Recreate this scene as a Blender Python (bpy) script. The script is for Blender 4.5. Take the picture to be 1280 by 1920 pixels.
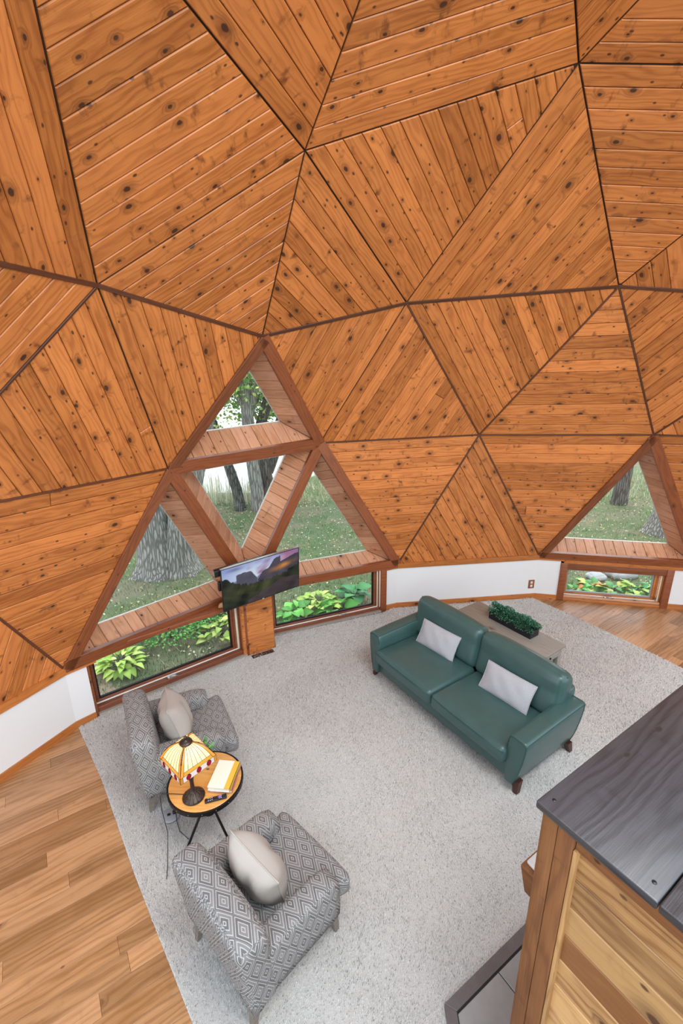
import bpy, math, random
import numpy as np
from mathutils import Vector, Matrix
random.seed(7); RNG = np.random.default_rng(7)
for o in list(bpy.data.objects): bpy.data.objects.remove(o)
COL = bpy.context.scene.collection
scene = bpy.context.scene
R_ = math.radians

# ------------------------------------------------------------------ camera
cd = bpy.data.cameras.new('camera'); cam = bpy.data.objects.new('camera', cd); COL.objects.link(cam)
cd.sensor_fit = 'HORIZONTAL'; cd.sensor_width = 36; cd.lens = 880.1 / 1280 * 36; cd.clip_start = .05; cd.clip_end = 300
_r = (0.999888, -0.004647, -0.014243); _d = (-0.014982, -0.310141, -0.950572); _f = (0.0, 0.950679, -0.310176)
cam.matrix_world = Matrix(((_r[0], -_d[0], -_f[0], 0), (_r[1], -_d[1], -_f[1], 0), (_r[2], -_d[2], -_f[2], 3.78), (0, 0, 0, 1)))
scene.camera = cam

# ------------------------------------------------------------------ sky, lights, exposure
world = bpy.data.worlds.new('overcast'); scene.world = world; world.use_nodes = True
wn = world.node_tree; bg = wn.nodes['Background']
bg.inputs['Strength'].default_value = 1.3
_tc = wn.nodes.new('ShaderNodeTexCoord'); _sx = wn.nodes.new('ShaderNodeSeparateXYZ'); _cr = wn.nodes.new('ShaderNodeValToRGB')
wn.links.new(_tc.outputs['Generated'], _sx.inputs[0]); wn.links.new(_sx.outputs['Z'], _cr.inputs[0]); wn.links.new(_cr.outputs[0], bg.inputs['Color'])
_cr.color_ramp.elements[0].color = (.90, .96, 1.03, 1); _cr.color_ramp.elements[1].color = (.82, .93, 1.06, 1)
sd = bpy.data.lights.new('hazy_sun', 'SUN'); sd.energy = 1.1; sd.angle = R_(40); sd.color = (1, .95, .88)
sun = bpy.data.objects.new('hazy_sun', sd); COL.objects.link(sun); sun.rotation_euler = (R_(-30), R_(14), 0)
al = bpy.data.lights.new('loft_fill', 'AREA'); al.shape = 'RECTANGLE'; al.size = 2.6; al.size_y = 2.2; al.energy = 64; al.color = (.93, .97, 1)  # added soft fill behind the camera to brighten the ceiling, not a fixture
alo = bpy.data.objects.new('loft_fill', al); COL.objects.link(alo); alo.location = (1.2, -1.6, 3.2); alo.rotation_euler = (R_(125), 0, R_(4))
dl = bpy.data.lights.new('overhead_fill', 'AREA'); dl.shape = 'DISK'; dl.size = 2.4; dl.energy = 88; dl.color = (1, .965, .92)  # invented overhead fill that brightens floor and furniture, no real opening
dlo = bpy.data.objects.new('overhead_fill', dl); COL.objects.link(dlo); dlo.location = (1.7, .6, 6.2); dlo.rotation_euler = (R_(14), 0, 0)
vs = scene.view_settings; vs.view_transform = 'Standard'; vs.look = 'None'; vs.gamma = 1; vs.use_curve_mapping = False; vs.exposure = 0.85
scene.display_settings.display_device = 'sRGB'

# ------------------------------------------------------------------ node helpers
def mat(name):
    m = bpy.data.materials.new(name); m.use_nodes = True
    return m, m.node_tree, m.node_tree.nodes['Principled BSDF']
class G:
    def __init__(s, nt): s.nt = nt
    def n(s, typ, props=None, **inp):
        nd = s.nt.nodes.new(typ)
        for k, v in (props or {}).items(): setattr(nd, k, v)
        for k, v in inp.items():
            key = int(k[1:]) if k[0] == 'i' and k[1:].isdigit() else k.replace('_', ' ')
            s.put(nd.inputs[key], v)
        return nd
    def put(s, sock, v):
        if isinstance(v, bpy.types.NodeSocket): s.nt.links.new(v, sock)
        elif isinstance(v, bpy.types.Node): s.nt.links.new(v.outputs[0], sock)
        else: sock.default_value = v
    def m(s, op, a, b=0.0, c=0.0): return s.n('ShaderNodeMath', {'operation': op}, i0=a, i1=b, i2=c).outputs[0]
    def mix(s, f, a, b, mode='MIX'):
        nd = s.nt.nodes.new('ShaderNodeMix'); nd.data_type = 'RGBA'; nd.blend_type = mode
        s.put(nd.inputs[0], f)
        for i, v in ((6, a), (7, b)): s.put(nd.inputs[i], v if not isinstance(v, tuple) else (*v[:3], 1))
        return nd.outputs[2]
    def ss(s, x, lo, hi, a=0.0, b=1.0):
        return s.n('ShaderNodeMapRange', {'interpolation_type': 'SMOOTHSTEP'}, Value=x, From_Min=lo, From_Max=hi, To_Min=a, To_Max=b).outputs[0]
    def xyz(s, x, y, z=0.0): return s.n('ShaderNodeCombineXYZ', None, X=x, Y=y, Z=z).outputs[0]
    def noise(s, vec, scale, detail=2.0, rough=.5, dim='3D'):
        return s.n('ShaderNodeTexNoise', {'noise_dimensions': dim}, Vector=vec, Scale=scale, Detail=detail, Roughness=rough).outputs[0]

MATS = {}
def wood(name, light, dark, knots=.5, rough=.38, contrast=1.0, var=.35, streak=1.0, knotcol=(.05, .018, .008), coat=.15, kscale=1.0, smudge=.45):
    m, nt, bs = mat(name); g = G(nt)
    uv = g.n('ShaderNodeUVMap').outputs[0]; sp = g.n('ShaderNodeSeparateXYZ', None, Vector=uv)
    U, V = sp.outputs[0], sp.outputs[1]
    rnd = g.n('ShaderNodeObjectInfo').outputs['Random']
    warp = g.noise(g.xyz(g.m('MULTIPLY', U, .9), g.m('MULTIPLY', V, 4.5)), 1.0, 3, .55)
    kn = g.n('ShaderNodeTexVoronoi', {'voronoi_dimensions': '2D', 'feature': 'F1'}, Vector=g.xyz(g.m('MULTIPLY', U, 3.2 * kscale), g.m('MULTIPLY', V, 5.2 * kscale)), Scale=1.0, Randomness=.85)
    kd = g.m('ADD', kn.outputs['Distance'], g.m('MULTIPLY', g.m('SUBTRACT', g.noise(uv, 28, 2), .5), .07))
    kc = g.n('ShaderNodeSeparateColor', None, Color=kn.outputs['Color'])
    has = g.m('GREATER_THAN', kc.outputs[0], 1 - knots)
    size = g.m('ADD', .022, g.m('MULTIPLY', g.m('POWER', kc.outputs[1], 1.6), .085))
    core = g.m('MULTIPLY', has, g.m('SUBTRACT', 1.0, g.ss(g.m('DIVIDE', kd, size), .75, 1.15)))
    halo = g.m('MULTIPLY', has, g.m('SUBTRACT', 1.0, g.ss(g.m('DIVIDE', kd, size), .8, 4.0)))
    k2 = g.n('ShaderNodeTexVoronoi', {'voronoi_dimensions': '2D', 'feature': 'F1'}, Vector=g.xyz(g.m('ADD', g.m('MULTIPLY', U, 5.3 * kscale), 3.7), g.m('MULTIPLY', V, 9.0 * kscale)), Scale=1.0, Randomness=1.0)
    h2 = g.m('MULTIPLY', g.m('GREATER_THAN', g.n('ShaderNodeSeparateColor', None, Color=k2.outputs['Color']).outputs[1], 1 - knots * .42), g.m('SUBTRACT', 1.0, g.ss(g.m('ADD', k2.outputs['Distance'], g.m('MULTIPLY', g.m('SUBTRACT', warp, .5), .1)), .035, .10)))
    core = g.m('MAXIMUM', core, g.m('MULTIPLY', h2, .85)); halo = g.m('MAXIMUM', halo, h2)
    # growth lines, bent round the knots
    ph = g.m('ADD', g.m('MULTIPLY', V, 120.0), g.m('MULTIPLY', warp, 46.0 * streak))
    ph = g.m('ADD', ph, g.m('MULTIPLY', halo, 10.0))
    ring = g.m('MULTIPLY', g.m('ADD', g.m('SINE', ph), 1.0), .5)
    fine = g.noise(g.xyz(g.m('MULTIPLY', U, 5.0), g.m('MULTIPLY', V, 170.0)), 1.0, 3, .6)
    big = g.noise(g.xyz(g.m('MULTIPLY', U, 2.3), g.m('MULTIPLY', V, 7.0)), 1.0, 2)
    t = g.m('ADD', g.m('MULTIPLY', g.m('MULTIPLY', ring, ring), .20 * contrast), g.m('MULTIPLY', fine, .50 * contrast))
    t = g.m('ADD', t, g.m('MULTIPLY', big, .45 * contrast))
    t = g.m('ADD', t, g.m('MULTIPLY', g.m('SUBTRACT', rnd, .5), var * 1.6))
    col = g.mix(g.ss(t, .12, 1.05), light, dark)
    sm = g.m('MULTIPLY', g.ss(g.noise(g.xyz(g.m('MULTIPLY', U, 8.0), g.m('MULTIPLY', V, 4.2)), 1.1, 4, .62), .57, .76), smudge)
    col = g.mix(sm, col, tuple(c * .45 for c in dark))
    col = g.mix(g.m('MULTIPLY', halo, .5), col, tuple(c * .42 for c in dark))
    col = g.mix(g.m('MULTIPLY', core, .93), col, knotcol)
    hs = g.n('ShaderNodeHueSaturation', None, Hue=g.m('ADD', .496, g.m('MULTIPLY', rnd, .005)), Saturation=1.0, Value=g.m('ADD', 1 - var * .35, g.m('MULTIPLY', g.m('FRACT', g.m('MULTIPLY', rnd, 7.31)), var * .7)), Color=col)
    g.put(bs.inputs['Base Color'], hs.outputs[0])
    g.put(bs.inputs['Roughness'], g.m('ADD', rough, g.m('MULTIPLY', fine, .14)))
    bs.inputs['Coat Weight'].default_value = coat; bs.inputs['Coat Roughness'].default_value = .22
    b = g.n('ShaderNodeBump', None, Strength=.18, Distance=.004, Height=g.m('ADD', fine, g.m('MULTIPLY', ring, .6)))
    g.put(bs.inputs['Normal'], b)
    MATS[name] = m; return m

def plain(name, col, rough=.6, metal=0.0, noise=0.0, nscale=20, bump=0.0, coat=0.0, bdist=.003, spec=.5):
    m, nt, bs = mat(name); g = G(nt)
    if noise or bump:
        tc = g.n('ShaderNodeTexCoord').outputs['Object']; nz = g.noise(tc, nscale, 4, .6)
        c2 = tuple(max(0, c * (1 - noise)) for c in col); c1 = tuple(min(1, c * (1 + noise)) for c in col)
        g.put(bs.inputs['Base Color'], g.mix(nz, c2, c1))
        if bump: g.put(bs.inputs['Normal'], g.n('ShaderNodeBump', None, Strength=bump, Distance=bdist, Height=nz))
    else: bs.inputs['Base Color'].default_value = (*col, 1)
    bs.inputs['Roughness'].default_value = rough; bs.inputs['Metallic'].default_value = metal
    bs.inputs['Coat Weight'].default_value = coat; bs.inputs['Specular IOR Level'].default_value = spec
    MATS[name] = m; return m

def attr_mat(name, rough=.8, emit=False, spec=.3, trans=0.0, noise=0.0):
    m, nt, bs = mat(name); g = G(nt)
    a = g.n('ShaderNodeAttribute', {'attribute_name': 'Col'}).outputs['Color']
    if emit:
        bs.inputs['Base Color'].default_value = (.01, .01, .01, 1); g.put(bs.inputs['Emission Color'], a); bs.inputs['Emission Strength'].default_value = .50
        rough = .3; spec = .04
    else: g.put(bs.inputs['Base Color'], a)
    bs.inputs['Roughness'].default_value = rough; bs.inputs['Specular IOR Level'].default_value = spec
    if trans: bs.inputs['Subsurface Weight'].default_value = 0
    MATS[name] = m; return m

wood('pine', (.69, .255, .064), (.31, .087, .017), knots=.7, rough=.34, var=.25, contrast=1.05, smudge=.9, coat=.07)
wood('pine_reveal', (.70, .39, .235), (.46, .20, .095), knots=.3, rough=.22, var=.22, coat=.5)  # paler than pine: sky light on the window linings is put into the colour
wood('strut_wood', (.29, .088, .027), (.13, .034, .010), knots=.2, rough=.3, var=.2, smudge=.3, coat=.3)
wood('trim_wood', (.52, .19, .04), (.30, .085, .014), knots=.35, rough=.3, var=.25, coat=.35)
wood('seam_wood', (.13, .043, .016), (.06, .018, .007), knots=0, rough=.4, var=.2)
wood('sash_wood', (.28, .085, .035), (.13, .034, .014), knots=0, rough=.25, var=.2, coat=.4)
wood('oak_floor', (.58, .325, .15), (.27, .125, .045), knots=.06, rough=.3, contrast=1.15, var=.34, streak=.7, knotcol=(.2, .08, .03), coat=.35, smudge=.25)
wood('cedar', (.56, .33, .13), (.20, .08, .024), knots=.5, contrast=1.25, rough=.5, var=.7, knotcol=(.10, .04, .02), smudge=.2)
wood('rough_post', (.26, .108, .033), (.11, .038, .012), knots=.12, rough=.65, var=.25, coat=0, smudge=.5)
wood('black_stain', (.055, .055, .063), (.016, .016, .019), knots=.6, contrast=1.1, rough=.32, var=.2, knotcol=(.02, .02, .02), coat=.35, kscale=.7, smudge=.3)
wood('grey_wood', (.36, .33, .285), (.24, .215, .18), knots=.05, rough=.5, var=.15, knotcol=(.1, .09, .07), coat=0, smudge=.1)
wood('leg_grey', (.22, .19, .155), (.13, .11, .09), knots=0, rough=.6, var=.1)
wood('table_wood', (.78, .43, .13), (.52, .24, .05), knots=.25, rough=.3, var=.1, coat=.5, smudge=.25)
plain('backing', (.055, .022, .010), .8)
plain('plaster', (.74, .74, .735), .85, noise=.02, nscale=3, bump=.05)
plain('exterior', (.25, .17, .11), .8)
plain('white_vinyl', (.78, .77, .72), .4)
plain('bead', (.46, .44, .40), .4)
plain('cream_jamb', (.72, .66, .50), .45)
plain('black_plastic', (.012, .012, .014), .3)
plain('black_metal', (.018, .017, .018), .45, .6)
plain('grey_plastic', (.30, .31, .32), .4)
plain('bronze', (.075, .055, .045), .38, .75, noise=.4, nscale=60, bump=.3)
plain('chrome', (.55, .52, .5), .3, .9)
plain('came', (.03, .022, .018), .5, .5)
plain('leather', (.043, .098, .092), .36, noise=.16, nscale=9, bump=0, coat=.12)
plain('piping', (.018, .068, .06), .45)
plain('mahogany', (.055, .016, .012), .35, noise=.3, nscale=15)
plain('slate_border', (.125, .110, .110), .5, noise=.3, nscale=14, bump=.3)
plain('stone_tile', (.30, .30, .29), .6, noise=.22, nscale=9, bump=.25)
plain('grout', (.03, .028, .028), .9)
plain('mantel_stone', (.6, .59, .58), .6, noise=.35, nscale=14, bump=.6)
plain('linen', (.42, .385, .345), .9, noise=.07, nscale=160, bump=.25, bdist=.001)
plain('planter_black', (.012, .013, .02), .4)
plain('rug_base', (.50, .49, .47), .95)
plain('soil', (.30, .22, .16), .95, noise=.6, nscale=6, bump=.8, bdist=.02)
plain('boulder', (.42, .42, .42), .85, noise=.3, nscale=7, bump=.6, bdist=.01)
plain('outlet_wood', (.26, .085, .03), .4)
plain('paper', (.80, .77, .68), .8)
plain('book_cream', (.80, .76, .67), .6); plain('book_gold', (.68, .43, .05), .5); plain('book_pink', (.55, .25, .2), .6, noise=.6, nscale=60)
plain('button_white', (.7, .7, .72), .5); plain('button_purple', (.22, .12, .55), .4)
plain('cord_black', (.02, .018, .016), .5)
plain('maple_disc', (.5, .28, .12), .4)
plain('twig', (.16, .13, .1), .9)
for nm, e in (('leafmat', False), ('tuft', False), ('screen', True)): attr_mat(nm, .55 if nm == 'leafmat' else .95, e)

def bark(name, a, b):
    m, nt, bs = mat(name); g = G(nt)
    tc = g.n('ShaderNodeTexCoord').outputs['Object']; mp = g.n('ShaderNodeMapping', None, Vector=tc, Scale=(13, 13, 1.5))
    vz = g.n('ShaderNodeTexVoronoi', {'feature': 'DISTANCE_TO_EDGE'}, Vector=mp.outputs[0], Scale=1.6).outputs['Distance']
    nz = g.noise(mp.outputs[0], 2.2, 5, .65); h = g.m('ADD', g.m('MULTIPLY', g.ss(vz, 0, .3), .6), g.m('MULTIPLY', nz, .6))
    g.put(bs.inputs['Base Color'], g.mix(g.ss(h, .25, .85), a, b)); bs.inputs['Roughness'].default_value = .95
    g.put(bs.inputs['Normal'], g.n('ShaderNodeBump', None, Strength=1.0, Distance=.03, Height=h)); MATS[name] = m
bark('bark_grey', (.17, .16, .145), (.42, .40, .37)); bark('bark_dark', (.06, .056, .05), (.20, .19, .17))

def fabric():
    m, nt, bs = mat('diamond_fabric'); g = G(nt)
    uv = g.n('ShaderNodeUVMap').outputs[0]; sp = g.n('ShaderNodeSeparateXYZ', None, Vector=uv)
    jit = g.m('MULTIPLY', g.m('SUBTRACT', g.noise(uv, 220, 1), .5), .035)
    ax = g.m('PINGPONG', g.m('DIVIDE', sp.outputs[0], .098), 1.0); ay = g.m('PINGPONG', g.m('DIVIDE', sp.outputs[1], .056), 1.0)
    d = g.m('ADD', g.m('ADD', ax, ay), jit)
    r = g.m('FRACT', g.m('MULTIPLY', d, 3.0))
    ln = g.m('MULTIPLY', g.ss(r, .28, .34), g.m('SUBTRACT', 1.0, g.ss(r, .54, .60)))
    big = g.m('GREATER_THAN', g.m('FRACT', g.m('MULTIPLY', d, 1.0)), .5)
    weave = g.noise(uv, 500, 1)
    darkc = g.mix(big, (.115, .114, .116), (.20, .198, .197))
    col = g.mix(ln, darkc, (.46, .455, .445)); col = g.mix(g.m('MULTIPLY', weave, .28), col, (.30, .29, .28))
    g.put(bs.inputs['Base Color'], col); bs.inputs['Roughness'].default_value = .9; bs.inputs['Specular IOR Level'].default_value = .2
    g.put(bs.inputs['Normal'], g.n('ShaderNodeBump', None, Strength=.4, Distance=.0015, Height=g.m('ADD', ln, weave)))
    MATS['diamond_fabric'] = m
    m, nt, bs = mat('corduroy'); g = G(nt)
    uv = g.n('ShaderNodeUVMap').outputs[0]; sp = g.n('ShaderNodeSeparateXYZ', None, Vector=uv)
    s = g.m('SINE', g.m('MULTIPLY', sp.outputs[1], 620.0))
    g.put(bs.inputs['Base Color'], g.mix(g.m('MULTIPLY', g.m('ADD', s, 1.0), .5), (.32, .335, .36), (.60, .605, .63))); bs.inputs['Roughness'].default_value = .9
    g.put(bs.inputs['Normal'], g.n('ShaderNodeBump', None, Strength=.6, Distance=.003, Height=s)); MATS['corduroy'] = m
fabric()

def ground_mats():
    m, nt, bs = mat('lawn'); g = G(nt); tc = g.n('ShaderNodeTexCoord').outputs['Object']
    a = g.noise(tc, 1.1, 5, .65); b = g.noise(tc, 55, 3, .7)
    c = g.mix(b, (.05, .085, .035), (.24, .31, .16)); c = g.mix(g.ss(a, .42, .66), c, g.mix(b, (.15, .13, .085), (.36, .33, .22)))
    g.put(bs.inputs['Base Color'], c); bs.inputs['Roughness'].default_value = 1; bs.inputs['Specular IOR Level'].default_value = .1
    g.put(bs.inputs['Normal'], g.n('ShaderNodeBump', None, Strength=.8, Distance=.03, Height=b)); MATS['lawn'] = m
    m, nt, bs = mat('lake_water'); bs.inputs['Base Color'].default_value = (.80, .84, .86, 1); bs.inputs['Roughness'].default_value = .35; g = G(nt)  # near-white base colour carries the reflected sky
    g.put(bs.inputs['Normal'], g.n('ShaderNodeBump', None, Strength=.25, Distance=.05, Height=g.noise(g.n('ShaderNodeTexCoord').outputs['Object'], 3, 3))); MATS['lake_water'] = m
    m, nt, bs = mat('window_glass'); nt.nodes.remove(bs); g = G(nt); out = nt.nodes['Material Output']
    tr = g.n('ShaderNodeBsdfTransparent', None, Color=(.97, .985, .98, 1)); gl = g.n('ShaderNodeBsdfGlossy', None, Roughness=.02)
    fr = g.n('ShaderNodeFresnel', None, IOR=1.45)
    mx = g.n('ShaderNodeMixShader', None, i0=fr.outputs[0], i1=tr.outputs[0], i2=gl.outputs[0]); nt.links.new(mx.outputs[0], out.inputs[0]); MATS['window_glass'] = m
    for nm, c in (('glass_cream', (.95, .86, .55)), ('glass_amber', (.85, .38, .06)), ('glass_white', (.9, .86, .84)), ('glass_red', (.55, .01, .03))):
        m, nt, bs = mat(nm); g = G(nt); nt.nodes.remove(bs); out = nt.nodes['Material Output']
        d = g.n('ShaderNodeBsdfDiffuse', None, Color=(*c, 1)); t = g.n('ShaderNodeBsdfTranslucent', None, Color=(*c, 1)); gl = g.n('ShaderNodeBsdfGlossy', None, Roughness=.15)
        a = g.n('ShaderNodeMixShader', None, i0=.45, i1=d.outputs[0], i2=t.outputs[0]); b = g.n('ShaderNodeMixShader', None, i0=.06, i1=a.outputs[0], i2=gl.outputs[0])
        nt.links.new(b.outputs[0], out.inputs[0]); MATS[nm] = m
ground_mats()

# ------------------------------------------------------------------ mesh helpers
class MB:
    def __init__(s): s.v = []; s.f = []; s.uv = []; s.mi = []; s.sm = []; s.col = []
    def face(s, pts, uvs=None, mi=0, smooth=False, col=None):
        b = len(s.v); s.v += [tuple(p) for p in pts]; s.f.append(tuple(range(b, b + len(pts))))
        s.uv.append(uvs if uvs else [(0, 0)] * len(pts)); s.mi.append(mi); s.sm.append(smooth); s.col += [col or (1, 1, 1)] * len(pts)
    def mesh(s, verts, faces, mi=0, smooth=False, uvf=None, col=None):
        b = len(s.v); s.v += [tuple(p) for p in verts]; s.col += [col or (1, 1, 1)] * len(verts)
        for f in faces:
            s.f.append(tuple(b + i for i in f)); s.mi.append(mi); s.sm.append(smooth)
            if uvf: s.uv.append(uvf([verts[i] for i in f]))
            else: s.uv.append(boxuv([verts[i] for i in f]))
    def box(s, lo, hi, mi=0, M=None, ch=0.0):
        if ch > 0:
            v, f = rbox_geo([(hi[i] - lo[i]) for i in range(3)], ch, 1); c = [(hi[i] + lo[i]) / 2 for i in range(3)]
            v = [(a[0] + c[0], a[1] + c[1], a[2] + c[2]) for a in v]
        else:
            x0, y0, z0 = lo; x1, y1, z1 = hi
            v = [(x0, y0, z0), (x1, y0, z0), (x1, y1, z0), (x0, y1, z0), (x0, y0, z1), (x1, y0, z1), (x1, y1, z1), (x0, y1, z1)]
            f = [(0, 3, 2, 1), (4, 5, 6, 7), (0, 1, 5, 4), (1, 2, 6, 5), (2, 3, 7, 6), (3, 0, 4, 7)]
        uvs = [boxuv([v[i] for i in ff]) for ff in f]
        if M is not None: v = [tuple(M @ Vector(p)) for p in v]
        b = len(s.v); s.v += v; s.col += [(1, 1, 1)] * len(v)
        for ff, u in zip(f, uvs): s.f.append(tuple(b + i for i in ff)); s.uv.append(u); s.mi.append(mi); s.sm.append(ch > 0)
    def tube(s, pts, rad, seg=8, mi=0, cap=True, col=None):
        pts = [Vector(p) for p in pts]; rad = rad if isinstance(rad, (list, tuple)) else [rad] * len(pts); vs = []; L = 0; us = []
        up = Vector((0, 0, 1)); prev = None
        for i, p in enumerate(pts):
            t = (pts[min(i + 1, len(pts) - 1)] - pts[max(i - 1, 0)]).normalized()
            x = (prev - t * prev.dot(t)).normalized() if prev is not None and (prev - t * prev.dot(t)).length > 1e-4 else t.cross(up if abs(t.z) < .95 else Vector((1, 0, 0))).normalized()
            prev = x; y = t.cross(x)
            if i: L += (p - pts[i - 1]).length
            us.append(L)
            for k in range(seg):
                a = 2 * math.pi * k / seg; vs.append(p + (x * math.cos(a) + y * math.sin(a)) * rad[i])
        b = len(s.v); s.v += [tuple(q) for q in vs]; s.col += [col or (1, 1, 1)] * len(vs)
        for i in range(len(pts) - 1):
            for k in range(seg):
                k2 = (k + 1) % seg; s.f.append((b + i * seg + k, b + i * seg + k2, b + (i + 1) * seg + k2, b + (i + 1) * seg + k)); w = 2 * math.pi * rad[i] / seg
                s.uv.append([(us[i], k * w), (us[i], (k + 1) * w), (us[i + 1], (k + 1) * w), (us[i + 1], k * w)]); s.mi.append(mi); s.sm.append(True)
        if cap:
            for i, rev in ((0, True), (len(pts) - 1, False)):
                f = [b + i * seg + k for k in range(seg)]; f = f[::-1] if rev else f
                s.f.append(tuple(f)); s.uv.append([(0, 0)] * seg); s.mi.append(mi); s.sm.append(False)
    def lathe(s, prof, c=(0, 0, 0), seg=24, mi=0, smooth=True):
        vs = []; n = len(prof)
        for r, z in prof:
            for k in range(seg): a = 2 * math.pi * k / seg; vs.append((c[0] + r * math.cos(a), c[1] + r * math.sin(a), c[2] + z))
        fs = [(i * seg + k, i * seg + (k + 1) % seg, (i + 1) * seg + (k + 1) % seg, (i + 1) * seg + k) for i in range(n - 1) for k in range(seg)]
        if prof[0][0] > 1e-5: fs.append(tuple(range(seg))[::-1])
        if prof[-1][0] > 1e-5: fs.append(tuple((n - 1) * seg + k for k in range(seg)))
        s.mesh(vs, fs, mi, smooth)
    def build(s, name, mats, parent=None, loc=None, rot=None, auto=False):
        me = bpy.data.meshes.new(name); me.from_pydata(s.v, [], s.f)
        uvl = me.uv_layers.new(name='UVMap'); flat = np.array([c for f in s.uv for uv in f for c in uv], dtype=np.float32)
        uvl.data.foreach_set('uv', flat)
        for m_ in ([mats] if isinstance(mats, str) else mats): me.materials.append(MATS[m_])
        me.polygons.foreach_set('material_index', s.mi); me.polygons.foreach_set('use_smooth', s.sm)
        if any(c != (1, 1, 1) for c in s.col[:50]):
            ca = me.color_attributes.new('Col', 'FLOAT_COLOR', 'POINT'); ca.data.foreach_set('color', np.array([(*c, 1) for c in s.col], dtype=np.float32).ravel())
        me.update(); me.validate()
        return link(name, me, parent, loc, rot)
def link(name, me, parent=None, loc=None, rot=None):
    o = bpy.data.objects.new(name, me); COL.objects.link(o)
    if parent is not None: o.parent = parent
    if loc is not None: o.location = loc
    if rot is not None: o.rotation_euler = rot
    return o
def npmesh(name, v, f, m, parent=None, col=None, smooth=False):
    """fast mesh from numpy arrays: f is (n,k)"""
    me = bpy.data.meshes.new(name); n, k = f.shape
    me.vertices.add(len(v)); me.vertices.foreach_set('co', v.astype(np.float32).ravel())
    me.loops.add(n * k); me.loops.foreach_set('vertex_index', f.astype(np.int32).ravel())
    me.polygons.add(n); me.polygons.foreach_set('loop_start', np.arange(0, n * k, k, dtype=np.int32))
    me.update(calc_edges=True); me.materials.append(MATS[m])
    if smooth: me.polygons.foreach_set('use_smooth', [True] * n)
    if col is not None:
        ca = me.color_attributes.new('Col', 'FLOAT_COLOR', 'POINT'); ca.data.foreach_set('color', np.concatenate([col, np.ones((len(col), 1))], 1).astype(np.float32).ravel())
    return link(name, me, parent)
def boxuv(pts):
    a, b, c = [Vector(p) for p in pts[:3]]; n = (b - a).cross(c - b); ax = max(range(3), key=lambda i: abs(n[i]))
    i, j = ((1, 2), (0, 2), (0, 1))[ax]
    return [(p[i], p[j]) for p in pts]
def tag(o, label, cat, group=None, kind=None):
    o['label'] = label; o['category'] = cat
    if group: o['group'] = group
    if kind: o['kind'] = kind
    return o
def empty(name, loc=(0, 0, 0), rz=0.0, label=None, cat=None, group=None, kind=None):
    o = bpy.data.objects.new(name, None); o.empty_display_size = .1; COL.objects.link(o); o.location = loc; o.rotation_euler = (0, 0, rz)
    if label: tag(o, label, cat, group, kind)
    return o
def rbox_geo(size, r, n=3, bulge=(0, 0, 0), pinch=0.0):
    """rounded box; bulge adds a soft crown on each pair of faces"""
    h = [x / 2 for x in size]; r = min(r, min(h) * .999); ax = []
    for i in range(3):
        e = [-h[i] + r * (1 - math.cos(math.pi / 2 * k / n)) for k in range(n + 1)] if n > 1 else [-h[i], -h[i] + r]
        m = max(1, 6 if any(bulge) else 1); mid = [(-h[i] + r) + (2 * (h[i] - r)) * k / m for k in range(1, m)]
        ax.append(e + mid + [-x for x in e[::-1]])
    idx = {}; V = []; F = []
    def vert(i, j, k):
        if (i, j, k) in idx: return idx[i, j, k]
        p = Vector((ax[0][i], ax[1][j], ax[2][k])); q = Vector([max(-(h[a] - r), min(h[a] - r, p[a])) for a in range(3)])
        d = p - q; p2 = q + d.normalized() * r if d.length > 1e-9 else p
        s = [p[a] / h[a] for a in range(3)]
        for a in range(3):
            if bulge[a]:
                b, c = [x for x in range(3) if x != a]; p2[a] += s[a] * bulge[a] * (1 - s[b] ** 4) * (1 - s[c] ** 4)
        idx[i, j, k] = len(V); V.append(tuple(p2)); return idx[i, j, k]
    N = [len(a) - 1 for a in ax]
    for a in range(3):
        b, c = (a + 1) % 3, (a + 2) % 3
        for side in (0, N[a]):
            for x in range(N[b]):
                for y in range(N[c]):
                    q = []
                    for dx, dy in ((0, 0), (1, 0), (1, 1), (0, 1)):
                        t = [0, 0, 0]; t[a] = side; t[b] = x + dx; t[c] = y + dy; q.append(vert(*t))
                    F.append(tuple(q if side else q[::-1]))
    return V, F
def rbox(mb, size, c, r, n=3, bulge=(0, 0, 0), M=None, mi=0, fn=None):
    V, F = rbox_geo(size, r, n, bulge)
    if fn: V = [fn(*p) for p in V]
    uvs = [boxuv([V[i] for i in f]) for f in F]
    if M is not None: V = [tuple(M @ Vector(p)) for p in V]
    V = [(p[0] + c[0], p[1] + c[1], p[2] + c[2]) for p in V]
    b = len(mb.v); mb.v += V; mb.col += [(1, 1, 1)] * len(V)
    for f, u in zip(F, uvs): mb.f.append(tuple(b + i for i in f)); mb.uv.append(u); mb.mi.append(mi); mb.sm.append(True)
def clip2(poly, p, n):
    """keep the part of a 2D polygon where (x-p).n >= 0"""
    out = []
    for i in range(len(poly)):
        a, b = poly[i], poly[(i + 1) % len(poly)]; fa = (a[0] - p[0]) * n[0] + (a[1] - p[1]) * n[1]; fb = (b[0] - p[0]) * n[0] + (b[1] - p[1]) * n[1]
        if fa >= 0: out.append(a)
        if (fa >= 0) != (fb >= 0): t = fa / (fa - fb); out.append((a[0] + (b[0] - a[0]) * t, a[1] + (b[1] - a[1]) * t))
    return out
def area2(p): return sum(p[i][0] * p[(i + 1) % len(p)][1] - p[(i + 1) % len(p)][0] * p[i][1] for i in range(len(p))) / 2
def inset(poly, d):
    if area2(poly) < 0: poly = poly[::-1]
    out = poly
    for i in range(len(poly)):
        a, b = poly[i], poly[(i + 1) % len(poly)]; e = (b[0] - a[0], b[1] - a[1]); L = math.hypot(*e)
        if L < 1e-6: continue
        n = (-e[1] / L, e[0] / L); out = clip2(out, (a[0] + n[0] * d, a[1] + n[1] * d), n)
        if len(out) < 3: return []
    return out
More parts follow.
